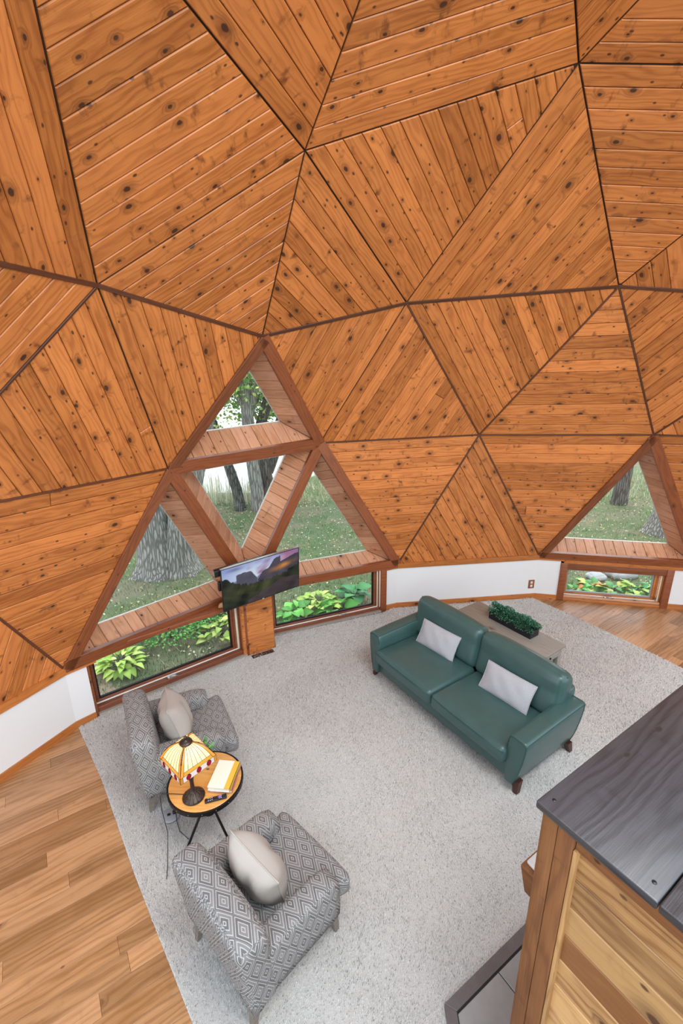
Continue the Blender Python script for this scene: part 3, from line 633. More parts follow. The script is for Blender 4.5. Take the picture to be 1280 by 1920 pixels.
# ------------------------------------------------------------------ sofa
SO = empty('sofa', (0.353, 4.994, 0.0), math.atan2(-.831, .557), 'dark green leather two cushion sofa in the middle of the rug', 'sofa')
def sofa():
    W0, W1 = -.03, 2.19; aw = .15
    def arm(side):
        mb = MB(); n = 14; ys = [-.03, -.024, -.012, .01, .1, .2, .3, .4, .5, .6, .7, .8, .87, .895, .90]
        # profile in (offset outward, z)
        prof = [(.02, .11), (.095, .115), (.135, .25), (.165, .42), (.180, .55), (.182, .615), (.172, .632), (.15, .638), (.05, .638), (.022, .633), (.010, .618), (.0, .55), (.0, .3), (.01, .12)]
        m = len(prof); vs = []
        for k, y in enumerate(ys):
            t = (y + .03) / .93; e = min(1, t / .03, (1 - t) / .03); e = math.sqrt(max(0, 1 - (1 - e) ** 2)) if e < 1 else 1
            drop = .02 * (1 - t) ** 2 + .0
            lowf = .0
            for px, pz in prof:
                cx, cz = .1, .38; sc = .90 + .10 * e
                x = cx + (px - cx) * sc; z = cz + (pz - cz) * sc
                yy = y + (.05 * (0.38 - z) if k < 3 else 0) * -1 * (1 - k / 3 if k < 3 else 0)
                vs.append((x, yy, z - drop * (z > .4)))
        X = (lambda x: W1 - aw - .045 + x + .0) if side > 0 else (lambda x: W0 + aw + .045 - x)
        vs = [(X(a), b, c) for a, b, c in vs]
        fs = [(i * m + k, i * m + (k + 1) % m, (i + 1) * m + (k + 1) % m, (i + 1) * m + k) for i in range(n) for k in range(m)] + [tuple(range(m))[::-1], tuple(n * m + k for k in range(m))]
        if side < 0: fs = [f[::-1] for f in fs]
        mb.mesh(vs, fs, 0, True); o = mb.build('arm', 'leather', SO)
        pm = MB()
        for k in (1, n - 2):
            pm.tube([vs[k * m + j] for j in range(1, m - 2)], .004, 5)
        pm.tube([vs[i * m + 5] for i in range(1, n)], .0035, 5); pm.tube([vs[i * m + 9] for i in range(1, n)], .0035, 5)
        pm.build('piping', 'piping', o)
    arm(1); arm(-1)
    mb = MB(); rbox(mb, (1.92, .72, .20), (1.08, .36, .21), .03, 3); mb.build('base', 'leather', SO)
    mb = MB(); rbox(mb, (1.94, .17, .60), (1.08, .86, .43), .05, 4); mb.build('back_frame', 'leather', SO)
    for cx in (.615, 1.545):
        mb = MB(); rbox(mb, (.925, .74, .17), (cx, .285, .375), .055, 4, (0.0, .006, .022)); o = mb.build('seat_cushion', 'leather', SO)
        pm = MB(); z = .43; pm.tube([(cx - .45, -.077, z), (cx - .2, -.088, z), (cx + .2, -.088, z), (cx + .45, -.077, z)], .004, 5); pm.build('piping', 'piping', o)
    for cx, w in ((.56, 1.02), (1.56, 1.0)):
        M = Matrix.Rotation(R_(-17), 4, 'X'); mb = MB()
        rbox(mb, (w, .20, .50), (cx, .745, .665), .075, 5, (0, .035, .01), M=M, fn=lambda x, y, z: (x, y - .02 * (z > .1), z - .018 * (abs(x) / .5) ** 2 * (z > 0)))
        o = mb.build('back_cushion', 'leather', SO)
        pm = MB(); pp = []
        for k in range(13):
            x = -w / 2 + .05 + (w - .1) * k / 12; p = M @ Vector((x, -.055, .243 - .02 * (abs(x) / .5) ** 2)); pp.append((p.x + cx, p.y + .745, p.z + .665))
        pm.tube(pp, .004, 5)
        for s in (-1, 1):
            pp = []
            for k in range(9):
                z = -.2 + .42 * k / 8; p = M @ Vector((s * (w / 2 - .02), -.06, z)); pp.append((p.x + cx, p.y + .745, p.z + .665))
            pm.tube(pp, .004, 5)
        pm.build('piping', 'piping', o)
    for x, y in ((.06, .05), (2.09, .05), (.06, .83), (2.09, .83)):
        sx = -1 if x < 1 else 1; sy = -1 if y < .4 else 1
        mb = MB(); b = .022; t = .034
        mb.mesh([(x + sx * .02 - b, y + sy * .03 - b, .016), (x + sx * .02 + b, y + sy * .03 - b, .016), (x + sx * .02 + b, y + sy * .03 + b, .016), (x + sx * .02 - b, y + sy * .03 + b, .016), (x - t, y - t, .135), (x + t, y - t, .135), (x + t, y + t, .135), (x - t, y + t, .135)],
                [(0, 3, 2, 1), (4, 5, 6, 7), (0, 1, 5, 4), (1, 2, 6, 5), (2, 3, 7, 6), (3, 0, 4, 7)]); mb.build('leg', 'mahogany', SO)
sofa()

def pillow_geo(w, h, t, n=14, pinch=.10, crease=0.0):
    V_, F_ = [], []
    for side in (1, -1):
        for i in range(n + 1):
            for j in range(n + 1):
                a = -1 + 2 * i / n; b = -1 + 2 * j / n
                d = max(0, (1 - abs(a) ** 2.6)) ** .62 * max(0, (1 - abs(b) ** 2.6)) ** .62
                x = a * w / 2 * (1 - pinch * (1 - b * b) ** 1 * abs(a) ** 3 * .5) ; y = b * h / 2 * (1 - pinch * (1 - a * a) * abs(b) ** 3 * .5)
                z = side * (t / 2 * d) + .006 * math.sin(9 * a + 5 * b) * d
                if crease: z -= side * crease * math.exp(-((a - .15) ** 2) * 30) * (1 - b * b) * d * (b > -.2)
                V_.append((x, y, z))
    m = (n + 1) ** 2
    for s in (0, 1):
        for i in range(n):
            for j in range(n):
                q = [s * m + i * (n + 1) + j, s * m + (i + 1) * (n + 1) + j, s * m + (i + 1) * (n + 1) + j + 1, s * m + i * (n + 1) + j + 1]
                F_.append(tuple(q if s == 0 else q[::-1]))
    return V_, F_
def edge_loop(w, h, pinch, n=10):
    pts = []
    for s in range(4):
        for k in range(n):
            u = -1 + 2 * k / n
            a, b = ((u, -1), (1, u), (-u, 1), (-1, -u))[s]
            pts.append((a * w / 2 * (1 - pinch * (1 - b * b) * abs(a) ** 3 * .5), b * h / 2 * (1 - pinch * (1 - a * a) * abs(b) ** 3 * .5), 0))
    return pts + pts[:2]
def pillow(name, M, w, h, t, m, label, pinch=.1, crease=0.0, group=None, edge=None):
    Vp, Fp = pillow_geo(w, h, t, pinch=pinch, crease=crease); mb = MB(); b = len(mb.v)
    mb.v = [tuple(v) for v in Vp]; mb.col = [(1, 1, 1)] * len(Vp)
    for f in Fp: mb.f.append(f); mb.uv.append([(Vp[i][0], Vp[i][1]) for i in f]); mb.mi.append(0); mb.sm.append(True)
    o = mb.build(name, m); o.matrix_world = M; tag(o, label, 'pillow', group)
    pm = MB(); pm.tube(edge_loop(w, h, pinch), .0045, 5, cap=False); pm.build('welt', edge or m, o)
    return o
SOM = Matrix.Translation(SO.location) @ Matrix.Rotation(SO.rotation_euler[2], 4, 'Z')
for (x, y, z, rz, tl, lb) in ((.575, .535, .60, 4, 62, 'pale grey corduroy lumbar pillow on the far left seat of the green sofa'), (1.575, .50, .60, 3, 60, 'pale grey corduroy lumbar pillow on the near right seat of the green sofa')):
    pillow('lumbar_pillow', SOM @ Matrix.Translation((x, y, z)) @ Matrix.Rotation(R_(rz), 4, 'Z') @ Matrix.Rotation(R_(tl), 4, 'X'), .56, .30, .12, 'corduroy', lb, .08, 0, 'lumbar pillows on the sofa')

# ------------------------------------------------------------------ coffee table + boxwood planter
CT = empty('coffee_table', SOM @ Vector((.05, 1.32, 0)), SO.rotation_euler[2], 'weathered grey wood coffee table behind the green sofa', 'table')
L, Wd = 1.34, .57
mb = MB(); mb.box((-.0, 0, .42), (L, Wd, .45), ch=.006); mb.build('tabletop', 'grey_wood', CT)
for x in (.03, L - .09):
    for y in (.03, Wd - .09):
        mb = MB(); mb.box((x, y, .016), (x + .06, y + .06, .42), ch=.004); mb.build('leg', 'grey_wood', CT)
mb = MB(); mb.box((.04, Wd - .06, .30), (L - .04, Wd - .03, .42)); mb.box((.04, .03, .30), (L - .04, .06, .42)); mb.box((.04, .06, .295), (L - .04, Wd - .06, .31)); mb.build('apron', 'grey_wood', CT)
mb = MB(); mb.box((L - .035, .10, .315), (L - .022, Wd - .10, .405), ch=.003); dr = mb.build('drawer', 'grey_wood', CT); mb = MB(); mb.lathe([(.0, 0), (.012, .004), (.014, .014), (.0, .018)], seg=10); k = mb.build('knob', 'black_metal', dr, (L - .022, Wd / 2, .36), (0, R_(90), 0))
mb = MB(); mb.box((.05, .05, .13), (L - .05, Wd - .05, .15)); mb.build('lower_shelf', 'grey_wood', CT)
def leaf_quads(C, Nn, size, asp, up, droop=0.0, cols=((.1, .3, .05),), ts=None):
    """C (n,3) leaf base centres, Nn (n,3) pointing directions; returns 4-tri leaf verts/faces/cols"""
    n = len(C); d = Nn / np.linalg.norm(Nn, axis=1)[:, None]; u = np.broadcast_to(np.array(up, float), d.shape) + RNG.normal(0, .35, d.shape)
    s = np.cross(d, u); s /= np.linalg.norm(s, axis=1)[:, None] + 1e-9; nn = np.cross(s, d)
    size = np.broadcast_to(size, (n,)) if np.ndim(size) else np.full(n, size); l = size[:, None]
    p0 = C; p1 = C + d * l * .5 + s * l * asp; p2 = C + d * l - nn * l * droop; p3 = C + d * l * .5 - s * l * asp; pm = C + d * l * .52 + nn * l * .10
    v = np.stack([p0, p1, p2, p3, pm], 1).reshape(-1, 3); i = np.arange(n)[:, None] * 5
    f = np.concatenate([i + np.array([[0, 1, 4]]), i + np.array([[1, 2, 4]]), i + np.array([[2, 3, 4]]), i + np.array([[3, 0, 4]])], 0)
    cols = np.array(cols); c = cols[RNG.integers(0, len(cols), n)] * RNG.uniform(.75, 1.25, (n, 1)); c = np.repeat(c, 5, 0)
    return v, f, c
def oval_leaves(C, Nn, size, asp, up, droop=0.0, cols=((.1, .3, .05),)):
    n = len(C); d = Nn / np.linalg.norm(Nn, axis=1)[:, None]; u = np.broadcast_to(np.array(up, float), d.shape) + RNG.normal(0, .25, d.shape)
    s = np.cross(d, u); s /= np.linalg.norm(s, axis=1)[:, None] + 1e-9; nn = np.cross(s, d); l = np.asarray(size)[:, None]; P = []
    prof = [(0, 0), (.14, .62), (.36, 1.0), (.62, .86), (.85, .42)]
    dr = lambda t: -nn * l * droop * t * t + nn * l * .10 * np.sin(np.pi * t)
    for t, w in prof: P.append(C + d * l * t + s * l * asp * w + dr(t) + nn * l * .06 * w)
    P.append(C + d * l + dr(1.0))
    for t, w in prof[:0:-1]: P.append(C + d * l * t - s * l * asp * w + dr(t) + nn * l * .06 * w)
    for t in (.36, .66): P.append(C + d * l * t + dr(t) - nn * l * .02)
    m = len(P); v = np.stack(P, 1).reshape(-1, 3); i = np.arange(n)[:, None] * m; a, b = m - 2, m - 1
    T = [(0, 1, a), (1, 2, a), (2, 3, b), (2, b, a), (3, 4, b), (4, 5, b), (5, 6, b), (6, 7, b), (7, 8, b), (8, a, b), (8, 9, a), (9, 0, a)]
    f = np.concatenate([i + np.array([t]) for t in T], 0); cols = np.array(cols); c = cols[RNG.integers(0, len(cols), n)] * RNG.uniform(.75, 1.2, (n, 1))
    c = np.repeat(c, m, 0).reshape(n, m, 3); c[:, m - 2:] *= 1.25; return v, f, c.reshape(-1, 3)
def box_planter():
    M = SOM @ Matrix.Translation((.44, 1.63, .451)); root = empty('boxwood_planter', M.translation, SO.rotation_euler[2], 'clipped boxwood hedge in a long black trough on the grey coffee table', 'plant')
    mb = MB(); l, w, h = .63, .17, .095
    o = [(0, 0), (l, 0), (l, w), (0, w)]; t = .008; i_ = [(t, t), (l - t, t), (l - t, w - t), (t, w - t)]
    v = [(*p, 0) for p in o] + [(*p, h) for p in o] + [(*p, h) for p in i_] + [(*p, h - .02) for p in i_]
    f = [(3, 2, 1, 0)] + [(k, (k + 1) % 4, 4 + (k + 1) % 4, 4 + k) for k in range(4)] + [(4 + k, 4 + (k + 1) % 4, 8 + (k + 1) % 4, 8 + k) for k in range(4)] + [(8 + k, 8 + (k + 1) % 4, 12 + (k + 1) % 4, 12 + k) for k in range(4)] + [(12, 13, 14, 15)]
    mb.mesh(v, f); mb.build('trough', 'planter_black', root)
    n = 5200; x = RNG.uniform(-.02, l + .02, n); a = RNG.uniform(0, np.pi, n); rr = np.sqrt(RNG.uniform(.15, 1, n)); bump = 1 + .12 * np.sin(x * 23) * np.cos(a * 3)
    y = w / 2 + np.cos(a) * rr * .108 * bump; z = .085 + np.sin(a) * rr * .125 * bump; C = np.stack([x, y, z], 1)
    D = np.stack([RNG.normal(0, .5, n) + (x < .02) * -1 + (x > l - .02) * 1, np.cos(a) + RNG.normal(0, .4, n), np.sin(a) + RNG.normal(0, .4, n)], 1)
    v, f, c = leaf_quads(C, D, RNG.uniform(.014, .022, n), .33, (0, 0, 1), 0, ((.035, .14, .07), (.06, .22, .12), (.10, .32, .20), (.02, .08, .045)))
    o = npmesh('foliage', v, f, 'leafmat', root, c); o['kind'] = 'stuff'
box_planter()

# ------------------------------------------------------------------ armchairs
def swapside(mb):
    for i, f in enumerate(mb.f):
        a, b, c = [Vector(mb.v[k]) for k in f[:3]]; n = (b - a).cross(c - b)
        if n.length > 1e-9 and abs(n.normalized().z) < .6: mb.uv[i] = [(v, u) for u, v in mb.uv[i]]
    return mb
def armchair(loc, deg, label):
    # local: x right when facing forward(+y); origin rear-left leg
    r = empty('armchair', (*loc, 0), R_(deg - 90), label, 'armchair', 'patterned armchairs beside the round table'); F = 'diamond_fabric'
    # arms: side panels, tops sloping forward
    for s in (0, 1):
        xo = -.075 if s == 0 else .705; sg = 1 if s == 0 else -1; n = 12; vs = []; th = .165
        for k in range(n + 1):
            t = k / n; y = -.04 + .70 * t; top = .63 - .045 * t - .03 * max(0, t - .88) / .12; bot = .21 + .04 * (t > .1)
            e = 1 - .4 * max(0, (t - .93) / .07) ** 2
            for a, z in ((.006, bot), (.0, bot + .08), (.0, top - .035), (.010, top - .010), (.035, top), (.125, top), (.152, top - .012), (th, top - .045), (th, bot)):
                cx = .08; vs.append((xo + sg * (cx + (a - cx) * (.75 + .25 * e)), y, z))
        m = 9; fs = [(i * m + k, i * m + (k + 1) % m, (i + 1) * m + (k + 1) % m, (i + 1) * m + k) for i in range(n) for k in range(m)] + [tuple(range(m))[::-1], tuple(n * m + k for k in range(m))]
        if s == 0: fs = [f[::-1] for f in fs]
        mb = MB(); mb.mesh(vs, fs, 0, True); swapside(mb).build('arm', F, r)
    # back: curved, leaning a little
    mb = MB()
    def fb(x, y, z):
        t = (z + .29) / .58; return (x * (1 + .02 * t), y - .06 * t + .015 * math.cos(x * 3.9) - .03 * (x / .39) ** 2 * -1 * 0, z - .035 * max(0, t - .5) * (x / .39) ** 4 * 1.0)
    rbox(mb, (.785, .20, .60), (.315, .055, .505), .055, 5, (0, .012, .012), fn=fb); swapside(mb).build('backrest', F, r)
    mb = MB(); rbox(mb, (.62, .60, .17), (.315, .34, .285), .03, 3); mb.build('seat_frame', F, r)
    # T-shaped seat cushion
    mb = MB()
    def fs_(x, y, z):
        t = y / .31; w = 1.0 if y < .19 else 1.0
        if y > .17: x = x * (1 + .60 * min(1, (y - .17) / .03))
        return (x, y, z)
    rbox(mb, (.46, .66, .15), (.315, .465, .385), .04, 5, (0, .01, .018), fn=fs_); mb.build('seat_cushion', F, r)
    for x, y, dx, dy in ((.0, .0, -.025, -.05), (.63, .0, .025, -.05), (.0, .66, -.015, .03), (.63, .66, .015, .03)):
        mb = MB(); b = .017; t = .030; zt = .24
        mb.mesh([(x + dx * .3 - b, y + dy * .4 - b, .014), (x + dx * .3 + b, y + dy * .4 - b, .014), (x + dx * .3 + b, y + dy * .4 + b, .014), (x + dx * .3 - b, y + dy * .4 + b, .014), (x - dx * .5 - t, y - dy * .4 - t, zt), (x - dx * .5 + t, y - dy * .4 - t, zt), (x - dx * .5 + t, y - dy * .4 + t, zt), (x - dx * .5 - t, y - dy * .4 + t, zt)],
                [(0, 3, 2, 1), (4, 5, 6, 7), (0, 1, 5, 4), (1, 2, 6, 5), (2, 3, 7, 6), (3, 0, 4, 7)]); mb.build('leg', 'leg_grey', r)
    return r
A1 = armchair((-2.0, 3.70), 28.3, 'patterned armchair nearest the low window, behind the lamp table')
A2 = armchair((-1.007, 2.17), 45.5, 'patterned armchair nearest the viewer, in front of the lamp table')
def loc_m(o): return Matrix.Translation(o.location) @ Matrix.Rotation(o.rotation_euler[2], 4, 'Z')
for A, x, y, z, rz, rx, spin, lb in ((A1, .34, .31, .655, -4, 105, 45, 'taupe linen cushion on the armchair by the window'), (A2, .30, .31, .655, 3, 105, 45, 'taupe linen cushion on the armchair nearest the viewer')):
    pillow('throw_pillow', loc_m(A) @ Matrix.Translation((x, y, z)) @ Matrix.Rotation(R_(rz), 4, 'Z') @ Matrix.Rotation(R_(rx), 4, 'X') @ Matrix.Rotation(R_(spin * .0 + (8 if A is A1 else -10)), 4, 'Z'), .46, .43, .27, 'linen', lb, .22, .03, 'linen cushions on the armchairs')

# ------------------------------------------------------------------ round side table
TC = Vector((-1.135, 2.95, 0)); TZ = .55
ST = empty('side_table', TC, 0, 'small round wooden side table with a black metal rim', 'table')
mb = MB(); mb.lathe([(.0, TZ - .028), (.285, TZ - .028), (.285, TZ - .002), (.282, TZ), (0, TZ)], seg=48, smooth=False); mb.build('tabletop', 'table_wood', ST)
mb = MB(); mb.lathe([(.286, TZ - .036), (.300, TZ - .036), (.300, TZ - .003), (.286, TZ - .003), (.286, TZ - .036)], seg=48, smooth=False)
rim = mb.build('rim', 'black_metal', ST)
for k in range(18):
    a = 2 * math.pi * k / 18; mb = MB(); mb.lathe([(.0035, 0), (.003, .002), (0, .003)], seg=6); mb.build('rivet', 'chrome', rim, (.300 * math.cos(a), .300 * math.sin(a), TZ - .018), (0, R_(90), a))
for a, rr in ((R_(-128), .26), (R_(-38), .26), (R_(92), .16)):
    mb = MB(); mb.tube([(math.cos(a) * rr, math.sin(a) * rr, .02), (-math.cos(a) * .10, -math.sin(a) * .10, TZ - .034)], .0105, 8); mb.build('leg', 'black_metal', ST)
mb = MB(); mb.lathe([(.02, .2), (.055, .22), (.055, .235), (.02, .25)], seg=16); mb.build('brace', 'black_metal', ST)

# ------------------------------------------------------------------ stained glass lamp
LP = Vector((-1.184, 2.797, TZ + .001)); LA = empty('table_lamp', LP, R_(2.4), 'stained glass table lamp with amber ribs and red ovals, dark bronze base', 'lamp')
mb = MB(); mb.lathe([(.0, 0), (.082, 0), (.086, .008), (.074, .016), (.070, .024), (.055, .030), (.050, .042), (.034, .052), (.022, .075), (.016, .10), (.015, .16), (.021, .20), (.014, .24), (.012, .44), (.0, .44)], seg=28); base_ = mb.build('base', 'bronze', LA)
for k in range(14):
    a = 2 * math.pi * k / 14; mb = MB(); mb.tube([(.078 * math.cos(a), .078 * math.sin(a), .014), (.055 * math.cos(a), .055 * math.sin(a), .032), (.030 * math.cos(a), .030 * math.sin(a), .062)], .0035, 5); mb.build('rib', 'bronze', base_)
Hs = dict(zb=.352, zm=.400, zt=.535, rb=.212, rm=.210, rt=.042)
sh = empty('lampshade', (0, 0, 0)); sh.parent = LA
def corner(k, r, z): a = k * math.pi / 2; return Vector((r * math.cos(a), r * math.sin(a), z))
came = MB()
def gp(pts, m):
    c = sum(pts, Vector()) / len(pts); n = (pts[1] - pts[0]).cross(pts[2] - pts[0]).normalized(); q = [p + (c - p).normalized() * .001 for p in pts]
    mb = MB(); k = len(q); mb.mesh([*[p + n * .001 for p in q], *[p - n * .001 for p in q]], [tuple(range(k)), tuple(range(2 * k - 1, k - 1, -1))] + [(i, k + i, k + (i + 1) % k, (i + 1) % k) for i in range(k)]); mb.build('glass_piece', m, sh)
for k in range(4):
    b0, b1 = corner(k, Hs['rm'], Hs['zm']), corner(k + 1, Hs['rm'], Hs['zm']); t0, t1 = corner(k, Hs['rt'], Hs['zt']), corner(k + 1, Hs['rt'], Hs['zt'])
    s0, s1 = corner(k, Hs['rb'], Hs['zb']), corner(k + 1, Hs['rb'], Hs['zb'])
    cv = (b0 + b1) / 2; cv = Vector((cv.x, cv.y, 0)).normalized()
    def P(u, v):
        p = b0.lerp(b1, u).lerp(t0.lerp(t1, u), v); p.z += .030 * math.sin(math.pi * v) * 1.0; p += cv * .006 * math.sin(math.pi * v); return p
    vs_ = (0, .12, .55, .88, 1)
    # amber bottom band, cream rays, amber top band, amber corner ribs
    for (u0, u1, v0, v1, m) in [(0, .09, 0, 1, 'glass_amber'), (.91, 1, 0, 1, 'glass_amber'), (.09, .91, 0, .10, 'glass_amber'), (.09, .91, .90, 1, 'glass_amber')] + [(.09 + .82 * q / 6, .09 + .82 * (q + 1) / 6, .10, .90, 'glass_cream') for q in range(6)]:
        st = [v0 + (v1 - v0) * j / (4 if v1 - v0 > .5 else 1) for j in range((4 if v1 - v0 > .5 else 1) + 1)]
        mb = MB(); vv = []
        for v in st: vv += [P(u0, v), P(u1, v)]
        mb.mesh(vv, [(2 * j, 2 * j + 1, 2 * j + 3, 2 * j + 2) for j in range(len(st) - 1)], 0, True); mb.build('glass_piece', m, sh)
        came.tube([P(u0, v) for v in st], .0016, 5); came.tube([P(u1, v) for v in st], .0016, 5); came.tube([P(u0, v0), P(u1, v0)], .0016, 5); came.tube([P(u0, v1), P(u1, v1)], .0016, 5)
    Q = lambda u, v: b0.lerp(b1, u).lerp(s0.lerp(s1, u), v)
    for (u0, u1, m) in ((0, .07, 'glass_amber'), (.93, 1, 'glass_amber'), (.07, .93, 'glass_white')):
        gp([Q(u0, 0), Q(u1, 0), Q(u1, 1), Q(u0, 1)], m)
    for v in (0, 1, .2, .4, .6, .8): came.tube([Q(0, v), Q(1, v)], .0016 if v in (0, 1) else .0008, 5)
    for u in (0, .07, .93, 1): came.tube([Q(u, 0), Q(u, 1)], .0018, 5)
    for c in (.22, .5, .78):
        oc = Q(c, .5); dx = (b1 - b0).normalized(); dz = (s0 - b0).normalized(); nn = dx.cross(dz).normalized()
        if nn.dot(Vector((oc.x, oc.y, 0))) < 0: nn = -nn
        for rad, m, off in ((1.18, 'came', .0025), (1.0, 'glass_red', .0045)):
            mb = MB(); vv = [oc + nn * off + dx * .017 * rad * math.cos(2 * math.pi * j / 12) + dz * .020 * rad * math.sin(2 * math.pi * j / 12) for j in range(12)]
            vb = [p - nn * .002 for p in vv]; mb.mesh([*vv, *vb], [tuple(range(12)), tuple(range(23, 11, -1))] + [(i, 12 + i, 12 + (i + 1) % 12, (i + 1) % 12) for i in range(12)]); mb.build('medallion', m, sh)
came.build('came', 'came', sh)
mb = MB(); mb.lathe([(.048, .530), (.044, .540), (.030, .548), (.012, .552), (.008, .562), (.014, .572), (.010, .584), (.0, .592)], seg=18); mb.build('finial', 'bronze', LA)
ld = bpy.data.lights.new('lamp_bulb', 'POINT'); ld.energy = 1.2; ld.color = (1, .74, .42); ld.shadow_soft_size = .03; lb = bpy.data.objects.new('lamp_bulb', ld); COL.objects.link(lb); lb.parent = LA; lb.location = (0.0, 0, .42)
mb = MB(); mb.tube([(.02, .02, .02), (-.09, .02, .006), (-.17, .03, .005), (-.255, .035, .008), (-.275, .038, -.03), (-.285, .05, -.2), (-.26, .03, -.40), (-.25, -.05, -.505), (-.22, -.16, -.52), (-.2, -.25, -.52)], .0028, 6); mb.build('cord', 'cord_black', LA)

# floor outlet with its cord
FO = empty('floor_outlet', (-1.52, 3.07, .02), R_(20), 'round grey floor outlet plate sunk in the rug by the armchair leg', 'outlet')
mb = MB(); mb.lathe([(0, 0), (.074, 0), (.074, .016), (.068, .020), (0, .020)], seg=28); mb.build('plate', 'grey_plastic', FO)
for dx, c in ((-.018, 'black_plastic'), (.028, 'black_plastic')):
    mb = MB(); mb.box((dx - .013, -.012, .020), (dx + .013, .012, .026 if dx < 0 else .045), ch=.003); mb.build('socket' if dx < 0 else 'plug', c, FO)
mb = MB(); mb.tube([(.03, 0, .035), (.05, -.02, .04), (.07, -.08, .02), (.11, -.16, .014), (.20, -.24, .014)], .003, 6); tag(mb.build('power_cord', 'cord_black', None, FO.location, (0, 0, R_(5))), 'black power cord running from the floor outlet under the near armchair', 'cord')

# books, remote, little plant
def book(z, loc, rz, w, l, h, cov, lab, spine=None):
    r = empty('book', (*loc, z), R_(rz), lab, 'book', 'books on the round side table')
    mb = MB(); mb.box((.004, .003, .003), (w - .003, l - .003, h - .003)); mb.build('pages', 'paper', r)
    mb = MB(); mb.box((0, 0, 0), (w, l, .003)); mb.box((0, 0, h - .003), (w * (.74 if spine else 1), l, h)); mb.build('cover', cov, r)
    mb = MB(); mb.box((w * .74 if spine else w - .003, 0, h - .003), (w, l, h)); mb.box((w - .003, 0, 0), (w, l, h)); mb.build('spine', spine or cov, r)
book(TZ + .001, (-1.075, 2.835), -4, .185, .265, .028, 'book_pink', 'lower book with a pinkish patterned cover, under the cream one')
book(TZ + .030, (-1.082, 2.825), -7, .18, .265, .034, 'book_cream', 'upper book with a cream cover and golden yellow spine band', 'book_gold')
RM = empty('remote_control', (-1.005, 2.768, TZ + .002), R_(17), 'slim black remote control on the round table by the lamp', 'remote')
mb = MB(); rbox(mb, (.165, .038, .016), (0, 0, .009), .006, 3); mb.build('body', 'black_plastic', RM)
for i in range(5):
    for j in (-1, 1):
        mb = MB(); mb.lathe([(.0035, 0), (.0033, .002), (0, .002)], seg=8); mb.build('button', 'button_white', RM, (-.055 + .014 * i + (.04 if i > 2 else 0), j * .009, .017))
mb = MB(); mb.box((-.010, -.010, 0), (.010, .010, .002)); mb.build('direction_pad', 'button_purple', RM, (.03, 0, .0172), (0, 0, R_(45)))
def small_plant():
    p = Vector((-1.20, 3.115, TZ + .001)); r = empty('potted_plant', p, 0, 'little leafy green plant behind the stained glass lamp', 'plant')
    mb = MB(); mb.lathe([(0, 0), (.035, 0), (.048, .075), (.044, .075), (.040, .065), (0, .065)], seg=18); mb.build('pot', 'grey_plastic', r)
    n = 150; a = RNG.uniform(0, 6.28, n); rr = RNG.uniform(0, .09, n); C = np.stack([np.cos(a) * rr, np.sin(a) * rr, .08 + RNG.uniform(0, .11, n)], 1); D = np.stack([np.cos(a), np.sin(a), RNG.uniform(.1, 1.2, n)], 1)
    v, f, c = leaf_quads(C, D, RNG.uniform(.025, .045, n), .3, (0, 0, 1), .15, ((.10, .33, .08), (.18, .45, .12), (.06, .2, .06))); o = npmesh('foliage', v, f, 'leafmat', r, c); o['kind'] = 'stuff'
    st = MB()
    for q in range(8): aa = q * .8; st.tube([(0, 0, .06), (math.cos(aa) * .03, math.sin(aa) * .03, .12), (math.cos(aa) * .08, math.sin(aa) * .08, .17)], .0018, 5)
    st.build('stem', 'twig', r)
small_plant()

# ------------------------------------------------------------------ wood column, television
ca = math.atan2(.21, .38); CO = empty('wood_column', (-1.33, 5.39, 0), ca, 'short boxed pine column under the television between the low windows', 'column')
mb = MB(); mb.box((.006, .012, .0), (.428, .40, .80)); mb.build('core', 'backing', CO)
plank_fill([(0, 0, .0), (.434, 0, .0), (.434, 0, .80), (0, 0, .80)], (1, 0, 0), (0, -1, 0), .135, CO, 'pine', phase=.2)
mb = MB(); mb.box((-.006, .0, 0), (.006, .13, .80)); mb.build('side_board', 'trim_wood', CO)
mb = MB(); mb.box((.426, .0, 0), (.44, .40, .80)); mb.build('side_board', 'trim_wood', CO)
VT = empty('floor_vent', (-1.235, 5.385, .014), ca, 'black slotted floor vent at the foot of the pine column', 'vent')
mb = MB(); mb.box((0, -.07, 0), (.30, 0, .008)); mb.build('frame', 'black_metal', VT)
for k in range(14): mb = MB(); mb.box((.014 + k * .0205, -.06, .008), (.022 + k * .0205, -.01, .018)); mb.build('louvre', 'sash_wood', VT)

kz = 1.09; tc = Vector((-.919 * kz, 4.889 * kz, 3.78 + (1.391 - 3.78) * kz)); tw = .97 * kz; thh = tw * 9 / 16
TV = empty('television', tc, 0, 'wall mounted flat television showing a mountain valley at dusk', 'television')
yaw, tilt, roll = .618, .116, .027
TV.rotation_euler = (Matrix.Rotation(yaw, 4, 'Z') @ Matrix.Rotation(tilt, 4, 'X') @ Matrix.Rotation(-roll, 4, 'Y')).to_euler()
mb = MB(); mb.box((-tw / 2, 0, -thh / 2), (tw / 2, .03, thh / 2), ch=.004); mb.build('bezel', 'black_plastic', TV)
mb = MB(); mb.box((-tw / 2 + .0, -.001, thh / 2), (tw / 2, .032, thh / 2 + .004)); mb.box((tw / 2, -.001, -thh / 2), (tw / 2 + .004, .032, thh / 2)); mb.build('edge_band', 'chrome', TV)
mb = MB(); mb.box((-.30, .03, -.2), (.30, .07, .12), ch=.01); mb.build('rear_housing', 'black_plastic', TV)
